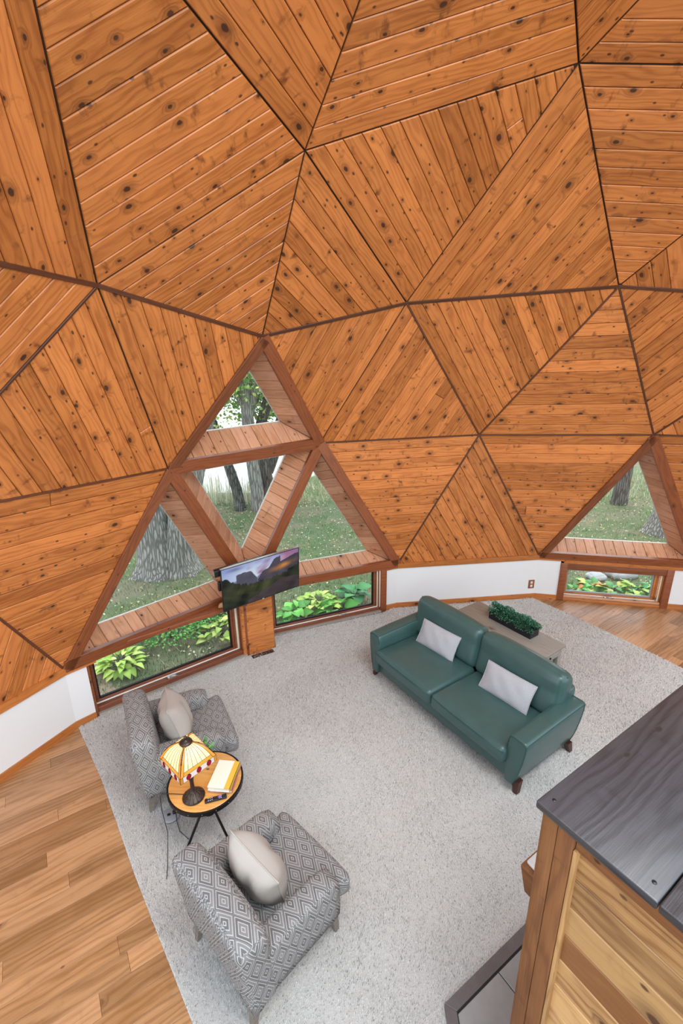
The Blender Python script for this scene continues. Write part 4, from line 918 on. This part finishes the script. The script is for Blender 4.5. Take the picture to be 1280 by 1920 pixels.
def screen():
    nx, ny = 150, 84; xs = np.linspace(0, 1, nx); ys = np.linspace(0, 1, ny); X, Y = np.meshgrid(xs, ys)
    def fbm(x, y, s, seed):
        r = np.zeros_like(x); a = 1
        g = np.random.default_rng(seed)
        for o in range(5):
            for _ in range(3):
                th = g.uniform(0, 6.28); ph = g.uniform(0, 6.28); f = s * 2 ** o * g.uniform(.8, 1.3); r += a * np.sin(f * (x * np.cos(th) * 1.78 + y * np.sin(th)) + ph) / 3
            a *= .55
        return r
    sky = np.stack([.20 + .45 * np.exp(-((X - .42) ** 2 * 6 + (Y - .70) ** 2 * 12)), .30 + .42 * np.exp(-((X - .42) ** 2 * 6 + (Y - .70) ** 2 * 12)), .62 + .25 * np.exp(-((X - .42) ** 2 * 6 + (Y - .70) ** 2 * 12))], -1)
    cl = np.clip(fbm(X, Y * 2.2, 7, 3) * .9 + 1.7 * (X - .62) + 1.5 * (Y - .72), 0, 1)[..., None]; sky = sky * (1 - cl) + cl * np.array([.30, .15, .30])
    pk = np.exp(-((X - .78) ** 2 * 60 + (Y - .84) ** 2 * 90))[..., None]; sky = sky * (1 - .6 * pk) + .6 * pk * np.array([.6, .22, .32])
    c2 = np.exp(-((X - .16) ** 2 * 90 + (Y - .93) ** 2 * 500))[..., None]; sky = sky * (1 - .7 * c2) + c2 * .7 * np.array([.10, .10, .22])
    img = sky.copy(); f1 = fbm(X, Y, 9, 5)
    far = (.60 + .07 * np.abs(X - .43) / .1 * .3 + .04 * fbm(X, X * 0, 16, 9)); m = (Y < far); img[m] = np.array([.22, .20, .34]) * (1 + .2 * f1[m])[:, None]
    el = np.where((X > .17) & (X < .36), .80 - .02 * np.abs(X - .27) / .1, 0); el = np.where((X >= .36) & (X < .43), .78 - 2.8 * (X - .36), el); m = (Y < el); img[m] = np.array([.085, .085, .12]) * (1 + .35 * f1[m])[:, None]
    rt = np.where(X > .44, .56 + .42 * np.clip((X - .44) / .3, 0, 1) + .03 * np.sin(X * 40), 0); rt = np.where(X > .75, .80 + .1 * np.clip((X - .75) / .2, 0, 1), rt); m = (Y < rt) & (Y > .4)
    img[m] = np.array([.06, .055, .075]) * (1 + .35 * f1[m])[:, None]
    gl = (np.exp(-((X - .78) ** 2 * 55 + (Y - .66 - .25 * (X - .7)) ** 2 * 260)) * np.clip(.75 + .45 * f1, 0, 1.2))[..., None] * m[..., None]; img = img * (1 - np.clip(gl, 0, 1)) + gl * np.array([.62, .24, .05])
    tre = .46 + .20 * np.exp(-(X / .22) ** 2) + .16 * np.clip((X - .72) / .3, 0, 1) + .035 * fbm(X, X * 0, 40, 4) + .12 * np.clip((.2 - X) / .2, 0, 1); m = (Y < tre)
    img[m] = np.array([.018, .022, .012]) * (1 + .8 * f1[m])[:, None]
    wm = (np.exp(-((X - .4) ** 2 * 9 + (Y - .36) ** 2 * 30)) * np.clip(.5 + .6 * f1, 0, 1))[..., None] * m[..., None]; img = img + wm * np.array([.05, .05, .012])
    rk = .05 + .33 * np.clip((X - .28) / .5, 0, 1) - .1 * np.clip((X - .78) / .3, 0, 1) + .02 * fbm(X, X * 0, 20, 8); m = (Y < rk) & (X > .3); img[m] = np.array([.05, .037, .04]) * (1 + .5 * f1[m])[:, None]
    img = np.clip(img, .002, 1)
    b = .008; v = np.stack([-tw / 2 + b + X * (tw - 2 * b), np.full_like(X, -.0015), -thh / 2 + b + .008 + Y * (thh - 2 * b - .008)], -1).reshape(-1, 3)
    i = (np.arange(ny - 1)[:, None] * nx + np.arange(nx - 1)[None]).ravel(); f = np.stack([i, i + 1, i + nx + 1, i + nx], 1)
    npmesh('screen', v, f, 'screen', TV, img.reshape(-1, 3))
screen()
mb = MB(); mb.box((-.012, -.003, -thh / 2 + .003), (.012, .0, -thh / 2 + .009)); mb.build('logo', 'button_white', TV)
mb = MB(); mb.box((-tw / 2 - .045, .075, thh / 2 - .13), (tw / 2 - .25, .14, thh / 2 - .045), ch=.006); SBm = mb.build('sound_bar', 'black_plastic'); SBm.matrix_world = Matrix.Translation(tc) @ TV.rotation_euler.to_matrix().to_4x4(); tag(SBm, 'black sound bar with a silver end cap fixed behind the television', 'speaker')
mb = MB(); mb.box((-tw / 2 - .047, .088, thh / 2 - .12), (-tw / 2 - .045, .128, thh / 2 - .055)); mb.build('end_cap', 'grey_plastic', SBm)
TVI = TV.rotation_euler.to_matrix().to_4x4()
node = Vector((-1.17, 5.70, 1.05)); loc_node = (Matrix.Translation(tc) @ TVI).inverted() @ node
mb = MB(); mb.box((-.1, .07, -.1), (.1, .085, .1)); mb.tube([(0, .08, 0), (-.12, (loc_node.y + .08) / 2, loc_node.z * .4), tuple(loc_node)], .022, 8); mb.build('wall_mount', 'black_metal', TV)
mb = MB(); mb.box((-tw / 2 - .018, .05, -.02), (-tw / 2 + .06, .10, .10), ch=.005); mb.build('side_box', 'black_plastic', TV)
KD = MB(); KD.lathe([(0, 0), (.055, 0), (.06, .006), (.06, .02), (.05, .03), (0, .032)], seg=22); tag(KD.build('wall_disc', 'maple_disc', None, (-1.53, 5.33, .80), (R_(90), 0, R_(20))), 'round maple wood disc on the rail behind the television', 'disc')

# wall outlet behind the sofa
oa = bpt(38, 41, 2.225); od = (bpt(38, 41, 1) - bpt(38, 41, 0)).normalized(); OU = empty('wall_outlet', (oa.x, oa.y, .255), math.atan2(od.y, od.x), 'wooden cover plate with a white outlet on the white riser wall', 'outlet')
mb = MB(); mb.box((-.05, -.010, -.075), (.05, -.001, .075), ch=.004); mb.build('cover_plate', 'outlet_wood', OU)
for z in (-.03, .03):
    mb = MB(); mb.box((-.018, -.014, z - .02), (.018, -.010, z + .02), ch=.002); s_ = mb.build('socket', 'white_vinyl', OU)
    for x in (-.007, .007): mb = MB(); mb.box((x - .0015, -.0148, z - .006), (x + .0015, -.0138, z + .008)); mb.build('slot', 'black_plastic', s_)

# ------------------------------------------------------------------ chimney block, mantel, hearth at the right
IC = Vector((.712, 1.332, 0)); ia = math.atan2(.541, .841)
CH = empty('chimney_enclosure', IC, ia, 'plank clad chimney enclosure with a black stained top, lower right', 'enclosure')
# local frame: x along E1 (up-right in view), y = -E2 ; so the visible face is at x=0 looking -x, running to negative y
ZC = 2.2
mb = MB(); mb.box((.07, -1.4, 0), (1.25, -.03, ZC - .045)); mb.build('core', 'backing', CH)
for k, (y0, y1) in enumerate(((-.420, 0), (-.850, -.424), (-1.42, -.854))):
    mb = MB(); n0 = len(mb.v); rbox(mb, (1.34, y1 - y0, .034), (.67, (y0 + y1) / 2, ZC - .017), .006, 2)
    o = random.uniform(0, 30); mb.uv = [[(u + o, v + o * 1.3) for u, v in f] for f in mb.uv]; b = mb.build('top_board', 'black_stain', CH)
    for sx, sy in ((.055, -.038), (.055, -.385)):
        if k == 0: m2 = MB(); m2.lathe([(.0, 0), (.0075, 0), (.0075, .0012), (0, .0008)], seg=12); m2.build('screw', 'black_plastic', b, (sx, sy, ZC + .0002))
for y0, y1, u in ((-.078, -.016, 3), (-.142, -.080, 9)):
    mb = MB(); mb.box((.03, y0, 0), (.14, y1, ZC - .035), ch=.003); mb.uv = [[(v + u, w + u) for w, v in f] for f in mb.uv]; mb.build('corner_post', 'rough_post', CH)
mb = MB(); mb.box((.034, -.158, 0), (.10, -.144, ZC - .12), ch=.002); mb.uv = [[(v, w) for w, v in f] for f in mb.uv]; mb.build('edge_batten', 'cedar', CH)
mb = MB(); mb.box((.045, -1.4, ZC - .125), (.09, -.144, ZC - .036), ch=.003); mb.build('top_rail', 'rough_post', CH)
plank_fill([(.062, -.150, 0), (.062, -1.4, 0), (.062, -1.4, ZC - .125), (.062, -.150, ZC - .125)], (0, 1, 0), (-1, 0, 0), .15, CH, 'cedar', phase=.0, thick=.01, joints=0)
mb = MB(); mb.box((.14, -.03, 0), (1.25, -.018, ZC - .04)); mb.build('side_board', 'cedar', CH)
MT = empty('mantel_shelf', IC, ia, 'thick timber mantel with a pale stone top sticking out behind the corner post', 'mantel')
mb = MB(); rbox(mb, (1.1, .235, .15), (.86, .0885, 1.305), .012, 2, fn=lambda x, y, z: (x - .02 * (z < 0) * 0, y - .035 * (z < -.05) * (y > 0), z)); mb.build('timber', 'rough_post', MT)
mb = MB(); rbox(mb, (1.08, .225, .02), (.87, .084, 1.391), .008, 2, fn=lambda x, y, z: (x + .008 * math.sin(y * 70), y + .006 * math.sin(x * 50), z)); mb.build('stone_top', 'mantel_stone', MT)
# hearth
HE = empty('hearth', (.585, 1.78, 0), ia, 'grey tiled hearth with a dark slate edge at the foot of the chimney enclosure', 'hearth')
hx = [(0, 0), (2.2, 0), (2.2, -1.5), (-.62, -1.5), (-.18, -.31 * 1.0)]
# second edge goes straight towards the viewer
ed = Vector((-.02, -1, 0)).normalized(); c_, s_ = math.cos(-ia), math.sin(-ia); e_loc = Vector((ed.x * c_ - ed.y * s_, ed.x * s_ + ed.y * c_, 0))
pA = Vector((0, 0, 0)); pB = Vector((2.3, 0, 0)); pC = e_loc * 1.3; HZ = .045; bw = .062
mb = MB(); mb.mesh([(*p.xy, z) for z in (.0, HZ - .012) for p in (pA, pC, pC + Vector((2.6, 0, 0)), pB)], [(3, 2, 1, 0), (4, 5, 6, 7), (0, 1, 5, 4), (1, 2, 6, 5), (2, 3, 7, 6), (3, 0, 4, 7)]); mb.build('bed', 'grout', HE)
nB = Vector((0, -1, 0)); nC = Vector((-e_loc.y, e_loc.x, 0)); nC = nC if nC.x > 0 else -nC
ix = bw * math.tan(math.acos(max(-1, min(1, Vector((1, 0, 0)).dot(e_loc)))) / 2) if False else None
# inner corner of border
def isect(p, d, q, e): t = ((q.x - p.x) * e.y - (q.y - p.y) * e.x) / (d.x * e.y - d.y * e.x); return p + d * t
def border_poly(w0, w1):
    a0 = isect(nB * w0, Vector((1, 0, 0)), nC * w0, e_loc); a1 = isect(nB * w1, Vector((1, 0, 0)), nC * w1, e_loc)
    return a0, a1
a0, a1 = border_poly(-.004, bw)
def slab(name, pts, z0, z1, m, root):
    mb = MB(); n = len(pts); c = sum(pts, Vector()) / n; q = [p + (c - p).normalized() * .004 for p in pts]
    A2 = sum(pts[i].x * pts[(i + 1) % n].y - pts[(i + 1) % n].x * pts[i].y for i in range(n))
    if A2 < 0: pts = pts[::-1]; q = q[::-1]
    V_ = [(*p.xy, z0) for p in pts] + [(*p.xy, z1 - .003) for p in pts] + [(*p.xy, z1) for p in q]
    F_ = [tuple(range(n))[::-1], tuple(2 * n + i for i in range(n))] + [(i, (i + 1) % n, n + (i + 1) % n, n + i) for i in range(n)] + [(n + i, n + (i + 1) % n, 2 * n + (i + 1) % n, 2 * n + i) for i in range(n)]
    mb.mesh(V_, F_); return mb.build(name, m, root)
slab('border_slab', [a0, a1, a1 + Vector((2.2, 0, 0)), a0 + Vector((2.2, 0, 0))], 0.0, HZ + .004, 'slate_border', HE)
slab('border_slab', [a0, a1, a1 + e_loc * 1.2, a0 + e_loc * 1.2], 0.0, HZ + .004, 'slate_border', HE)
# tiles: a square grid turned to E1 axis clipped by the inner border
inn_a = border_poly(0, bw + .006)[1]
dirt = Vector((.77, -.64, 0)).normalized(); dirn = Vector((.64, .77, 0)).normalized()
Tw = .40
for i in range(-1, 6):
    for j in range(0, 4):
        x0, y0 = -.2 + i * (Tw * 1.5), -.068 - (j + 1) * Tw
        x0 += (j % 2) * .3
        poly = [(x0, y0), (x0 + Tw * 1.5 - .006, y0), (x0 + Tw * 1.5 - .006, y0 + Tw - .006), (x0, y0 + Tw - .006)]
        poly = clip2(poly, (inn_a.x, inn_a.y), (nC.x, nC.y))
        if len(poly) > 2 and abs(area2(poly)) > .002: slab('tile', [Vector((*p, 0)) for p in poly], .005, HZ, 'stone_tile', HE)

# ------------------------------------------------------------------ outdoors
GZ = -.13
mb = MB(); gv = []; nx, ny = 70, 60
def gz(x, y): return GZ + .05 * math.sin(x * .7) * math.cos(y * .5) - .03 * max(0, y - 12) + (0 if y > 7 else 0)
for j in range(ny + 1):
    for i in range(nx + 1): x = -16 + 40 * i / nx; y = -6 + (20.4 + 3.0 * min(1, max(0, (x + 2.2) / 1.6)) + 6.5 * min(1, max(0, (x - 3) / 3.5))) * j / ny; gv.append((x, y, gz(x, y)))
mb.mesh(gv, [(j * (nx + 1) + i, j * (nx + 1) + i + 1, (j + 1) * (nx + 1) + i + 1, (j + 1) * (nx + 1) + i) for j in range(ny) for i in range(nx)], 0, True)
lawn = tag(mb.build('lawn', 'lawn'), 'shaded lawn outside the windows strewn with fallen leaves', 'lawn', kind='structure')
mb = MB(); mb.mesh([(-90, 12.5, GZ - .35), (120, 12.5, GZ - .35), (120, 200, GZ - .35), (-90, 200, GZ - .35)], [(0, 1, 2, 3)]); tag(mb.build('lake', 'lake_water'), 'pale lake beyond the reeds', 'lake', kind='structure')
mb = MB(); mb.mesh([(-90, -80, GZ - .2), (120, -80, GZ - .2), (120, 12.4, GZ - .2), (-90, 12.4, GZ - .2)], [(0, 1, 2, 3)]); tag(mb.build('ground', 'lawn'), 'flat ground around the dome', 'ground', kind='structure')
def blades(name, N, region, hgt, wid, cols, label, cat, lean=.5, dens=None):
    (x0, x1), (y0, y1) = region; x = RNG.uniform(x0, x1, N); y = RNG.uniform(y0, y1, N)
    out = ~inpoly(x, y, [(a * 1.0, b * 1.0) for a, b in [(-3.55,-.3),(-2.4,-2.5),(-.6,-3.8),(1.8,-4.3),(4.2,-3.9),(6,-2.6),(7.3,-.45),(7.6,1.9),(6.95,4.1),(5.5,6.65),(3.2,7.15),(.8,6.92),(-1.4,6.05),(-3.15,4.3),(-4.1,2.4)]])
    out &= y < 14.4 + 3.0 * np.clip((x + 2.2) / 1.6, 0, 1) + 6.5 * np.clip((x - 3) / 3.5, 0, 1)
    if dens is not None: out &= RNG.uniform(0, 1, N) < dens(x, y)
    x, y = x[out], y[out]; n = len(x); z = np.array(GZ + .05 * np.sin(x * .7) * np.cos(y * .5) - .03 * np.maximum(0, y - 12))
    a = RNG.uniform(0, 6.28, n); h = RNG.uniform(hgt[0], hgt[1], n); w = RNG.uniform(wid[0], wid[1], n); l = h * RNG.normal(0, lean, n)
    v = np.stack([np.stack([x - np.cos(a) * w, y - np.sin(a) * w, z - .01], 1), np.stack([x + np.cos(a) * w, y + np.sin(a) * w, z - .01], 1), np.stack([x - np.sin(a) * l, y + np.cos(a) * l, z + h], 1)], 1).reshape(-1, 3)
    f = np.arange(n * 3).reshape(-1, 3); cols = np.array(cols); c = np.repeat(cols[RNG.integers(0, len(cols), n)] * RNG.uniform(.7, 1.3, (n, 1)), 3, 0)
    o = npmesh(name, v, f, 'leafmat', None, c); tag(o, label, cat, kind='stuff'); return o
blades('grass', 150000, ((-7, 11), (4.3, 15)), (.03, .09), (.004, .010), ((.10, .19, .07), (.17, .28, .11), (.26, .34, .17), (.34, .34, .2)), 'short grass of the lawn seen through the windows', 'grass', .7, lambda x, y: np.clip(30 / (x * x + y * y), .25, 1) * ((y < 13.2) | (x > 4)))
blades('reeds', 2600, ((-9, -1.2), (13.0, 14.3)), (.35, 1.5), (.004, .009), ((.78, .74, .6), (.82, .78, .66), (.62, .6, .45), (.6, .62, .45)), 'tall dry reeds along the lake shore', 'reeds', .06)
blades('shore_grass', 12000, ((-9, 13), (12.9, 16.8)), (.06, .24), (.008, .016), ((.38, .48, .24), (.5, .55, .33), (.6, .58, .42)), 'longer yellow green grass in front of the reeds', 'grass', .4)
def litter():
    n = 9000; x = RNG.uniform(-6, 11, n); y = RNG.uniform(5.2, 14, n); a = RNG.uniform(0, 6.28, n); s = RNG.uniform(.015, .035, n)
    z = GZ + .05 * np.sin(x * .7) * np.cos(y * .5) - .03 * np.maximum(0, y - 12) + RNG.uniform(.03, .07, n)
    C = np.stack([x, y, z], 1); D = np.stack([np.cos(a), np.sin(a), RNG.normal(0, .35, n)], 1)
    v, f, c = leaf_quads(C, D, s * 1.6, .35, (0, 0, 1), 0, ((.55, .52, .36), (.62, .58, .42), (.45, .36, .18), (.5, .42, .14), (.36, .25, .14)))
    tag(npmesh('fallen_leaves', v, f, 'leafmat', None, c), 'pale fallen leaves scattered over the lawn', 'leaves', kind='stuff')
litter()
def trunk(mb, pts, rad, seg=14, flare=0.0, rough=.08):
    b = len(mb.v); P = [Vector(p) for p in pts]; Q = []; Rr = []
    for i in range(len(P) - 1):
        for k in range(6): t = k / 6; Q.append(P[i].lerp(P[i + 1], t)); Rr.append(rad[i] + (rad[i + 1] - rad[i]) * t)
    Q.append(P[-1]); Rr.append(rad[-1]); vs = []
    ph = random.uniform(0, 6)
    for i, (q, r) in enumerate(zip(Q, Rr)):
        for k in range(seg):
            a = 2 * math.pi * k / seg; rr = r * (1 + rough * math.sin(3 * a + ph + i * .2) + rough * .6 * math.sin(7 * a + i * .5) + flare * math.exp(-i * .75) * (1 + .7 * math.sin(5 * a + ph)))
            vs.append((q.x + rr * math.cos(a), q.y + rr * math.sin(a), q.z))
    mb.mesh(vs, [(i * seg + k, i * seg + (k + 1) % seg, (i + 1) * seg + (k + 1) % seg, (i + 1) * seg + k) for i in range(len(Q) - 1) for k in range(seg)] + [tuple((len(Q) - 1) * seg + k for k in range(seg))], 0, True)
def crown(root, n, C, S, size, cols, name='foliage'):
    cl = RNG.normal(0, 1, (max(6, n // 90), 3)); cl = np.array(C) + cl * np.array(S) * .8; idx = RNG.integers(0, len(cl), n); p = cl[idx] + RNG.normal(0, .28, (n, 3)); D = RNG.normal(0, 1, (n, 3)); D[:, 2] -= .4
    v, f, c = leaf_quads(p - np.array(root.location), D, RNG.uniform(*size, n), .36, (0, 0, 1), .1, cols); o = npmesh(name, v, f, 'leafmat', root, c); o['kind'] = 'stuff'
GC = ((.24, .46, .10), (.40, .60, .14), (.16, .34, .08), (.52, .64, .2), (.6, .62, .18))
def tree(loc, label, parts, bark_, crowns=(), flare=0.0, seg=14):
    r = empty('tree', (*loc, gz(*loc) - .05), 0, label, 'tree', 'trees outside the windows'); mb = MB()
    for pts, rad, fl in parts: trunk(mb, pts, rad, seg, fl)
    mb.build('trunk', bark_, r)
    for c in crowns: crown(r, *c)
    return r
tree((-3.42, 8.35), 'thick grey trunk with flared roots behind the left triangular window', [([(-.12, 0, -.1), (-.1, 0, .5), (-.16, .05, 1.3), (-.3, .1, 2.4), (-.5, .2, 4.6), (-.4, .3, 6)], [.44, .34, .29, .27, .24, .2], .55), ([(.34, -.02, -.1), (.27, 0, .4), (.42, .1, 1.3), (.75, .5, 2.7), (1.25, 1.0, 4.3), (1.5, 1.3, 5.4)], [.34, .30, .27, .25, .22, .18], .6)], 'bark_grey', [(500, (-3.2, 9.5, 5.2), (1.2, .8, .6), (.06, .12), GC)], seg=22)
tree((-2.77, 12.5), 'leaning dark trunk left of the pair behind the middle window', [([(0, 0, -.3), (-.1, 0, .6), (-.28, 0, 1.3), (-.6, .1, 2.4), (-1.1, .2, 4.2), (-1.5, .3, 6)], [.17, .14, .13, .12, .10, .07], .35)], 'bark_dark', [(3600, (-3.2, 13.0, 3.4), (1.2, .8, .5), (.08, .15), GC)])
tree((-2.3, 12.45), 'grey forked trunk in the centre of the topmost window', [([(0, 0, -.3), (-.02, 0, .7), (-.1, 0, 1.5), (-.12, 0, 2.6), (-.13, .05, 4), (-.25, .1, 6)], [.19, .17, .165, .15, .12, .08], .35), ([(-.1, 0, 2.7), (-.3, 0, 3.1), (-.55, .1, 3.4), (-.8, .1, 3.6)], [.10, .08, .06, .03], 0), ([(-.08, 0, 2.6), (.1, 0, 3.2), (.25, 0, 4.0)], [.10, .09, .07], 0)], 'bark_grey', [(3600, (-2.1, 13.3, 3.1), (1.2, .7, .6), (.08, .15), GC)])
tree((-1.98, 12.9), 'darker forked trunk right of the centre trunk behind the middle window', [([(0, 0, -.3), (-.05, 0, .5), (-.15, 0, 1.2), (-.2, 0, 2.3), (.12, 0, 3.2), (.2, 0, 5)], [.18, .17, .17, .15, .13, .08], .3), ([(-.05, 0, 1.0), (.18, 0, 1.6), (.3, 0, 2.4), (.7, 0, 3.4)], [.12, .12, .11, .07], 0)], 'bark_dark', [(3000, (-1.1, 13.6, 3.2), (1.2, .8, .6), (.08, .15), GC)])
tree((7.74, 12.5), 'straight dark trunk behind the separate right window', [([(0, 0, -.3), (0, 0, .8), (.0, 0, 2), (0, .1, 5)], [.21, .185, .18, .15], .35)], 'bark_dark')
tree((7.25, 10.1), 'near trunk with a flared foot at the edge of the separate right window', [([(0, 0, -.2), (.12, 0, .5), (.3, 0, 1.3), (.5, 0, 3)], [.34, .26, .22, .18], .5)], 'bark_grey')
# hostas and shrubs by the wall
def clump(name, x, y, n, size, cols, label, asp=.36, hgt=.25, spread=.22, cat='plant', group=None, upf=.7):
    z = gz(x, y); r = empty(name, (x, y, z), 0, label, cat, group)
    a = RNG.uniform(0, 6.28, n); rr = np.sqrt(RNG.uniform(0, 1, n)) * spread; C = np.stack([np.cos(a) * rr, np.sin(a) * rr, hgt * (1 - (rr / spread) ** 2 * .6) * RNG.uniform(.5, 1, n)], 1)
    D = np.stack([np.cos(a), np.sin(a), RNG.uniform(-.2, upf, n)], 1); v, f, c = (oval_leaves if size[1] > .09 else leaf_quads)(C, D, RNG.uniform(size[0], size[1], n), asp, (0, 0, 1), .3, cols)
    o = npmesh('foliage' if n > 60 else 'leaves', v, f, 'leafmat', r, c); o['kind'] = 'stuff'
    st = MB()
    for q in range(0, min(n, 30)): st.tube([(0, 0, 0), tuple(C[q] * np.array([.5, .5, .8])), tuple(C[q])], .004, 4)
    st.build('stem', 'twig', r)
LIME = ((.36, .52, .10), (.48, .60, .16), (.28, .45, .08)); BRT = ((.10, .38, .06), (.16, .48, .08), (.07, .28, .05)); DKG = ((.04, .22, .07), (.07, .30, .09), (.03, .15, .05))
clump('hosta', -2.95, 5.30, 60, (.13, .19), LIME, 'lime green hosta at the left behind the long low window', .28, .22, .22)
clump('bushy_plant', -2.52, 6.0, 900, (.03, .06), BRT, 'fine leaved bright green bush behind the left low window', .3, .38, .42, upf=1)
clump('bushy_plant', -2.15, 6.35, 500, (.03, .06), BRT, 'smaller fine leaved bush right of the larger one behind the low window', .3, .3, .3, upf=1)
clump('hosta', -1.80, 6.05, 40, (.10, .16), LIME, 'lime hosta near the pine column outside the left low window', .33, .2, .25)
clump('hosta', -1.62, 6.35, 30, (.10, .16), LIME, 'small lime plant just left of the column outside', .33, .2, .2)
clump('hosta', -.75, 6.5, 26, (.16, .24), BRT, 'broad green leaves just right of the column outside', .36, .2, .2)
clump('hosta', -.40, 6.85, 60, (.10, .17), LIME, 'mound of lime leaves in the middle of the right low window', .36, .26, .28)
clump('hosta', .20, 7.05, 14, (.22, .32), DKG, 'big dark green leaves at the right end of the right low window', .42, .28, .12)
clump('hosta', -.1, 6.72, 20, (.18, .26), BRT, 'broad green leaves low in the middle of the right low window', .42, .16, .2)
MIXD = ((.10, .34, .07), (.40, .46, .10), (.60, .22, .06), (.07, .25, .07), (.5, .5, .14))
for k, (x, y, cc, lb) in enumerate(((3.95, 7.15, BRT, 'leftmost green plant behind the small right window'), (4.25, 7.25, MIXD, 'green and orange leaves left of centre behind the small right window'), (4.6, 7.15, MIXD, 'orange tinged leaves in the centre of the small right window'), (4.95, 7.1, LIME, 'yellow green leaves right of centre behind the small right window'), (5.3, 7.1, DKG, 'dark blue green hosta at the right end of the small right window'))):
    clump('hosta', x, y, 34, (.12, .2), cc, lb, .34, .2, .2)
def rock(x, y, s, label, m='boulder'):
    V_, F_ = rbox_geo((1, 1, .7), .34, 4, (.05, .05, .05)); V_ = [(a * s[0] * (1 + .12 * math.sin(7 * b + x)), b * s[1] * (1 + .1 * math.sin(5 * c + y)), c * s[2] * (1 + .1 * math.sin(6 * a))) for a, b, c in V_]
    mb = MB(); mb.mesh(V_, F_, 0, True); tag(mb.build('rock', m, None, (x, y, gz(x, y) + s[2] * .2), (0, 0, random.uniform(0, 3))), label, 'rock', 'garden rocks')
rock(-2.35, 6.75, (.25, .2, .2), 'dark rounded rock left of centre behind the left low window'); rock(-1.95, 6.78, (.34, .26, .2), 'larger grey rock nearest the column behind the left low window')
rock(5.15, 7.85, (.5, .3, .3), 'large pale boulder behind the small right window'); rock(4.65, 7.8, (.3, .25, .2), 'smaller pale boulder left of the large one')
mb = MB(); mb.mesh([(-3.75, 4.9, GZ + .035), (-3.2, 4.45, GZ + .035), (-1.5, 6.15, GZ + .035), (-1.7, 7.0, GZ + .035), (-2.8, 6.7, GZ + .035), (-3.9, 5.9, GZ + .035)], [(0, 1, 2, 3, 4, 5)]); tag(mb.build('mulch_bed', 'soil'), 'brown mulch bed under the left low window', 'mulch', kind='structure')
print('floorboards', nfb, 'objects', len(bpy.data.objects))
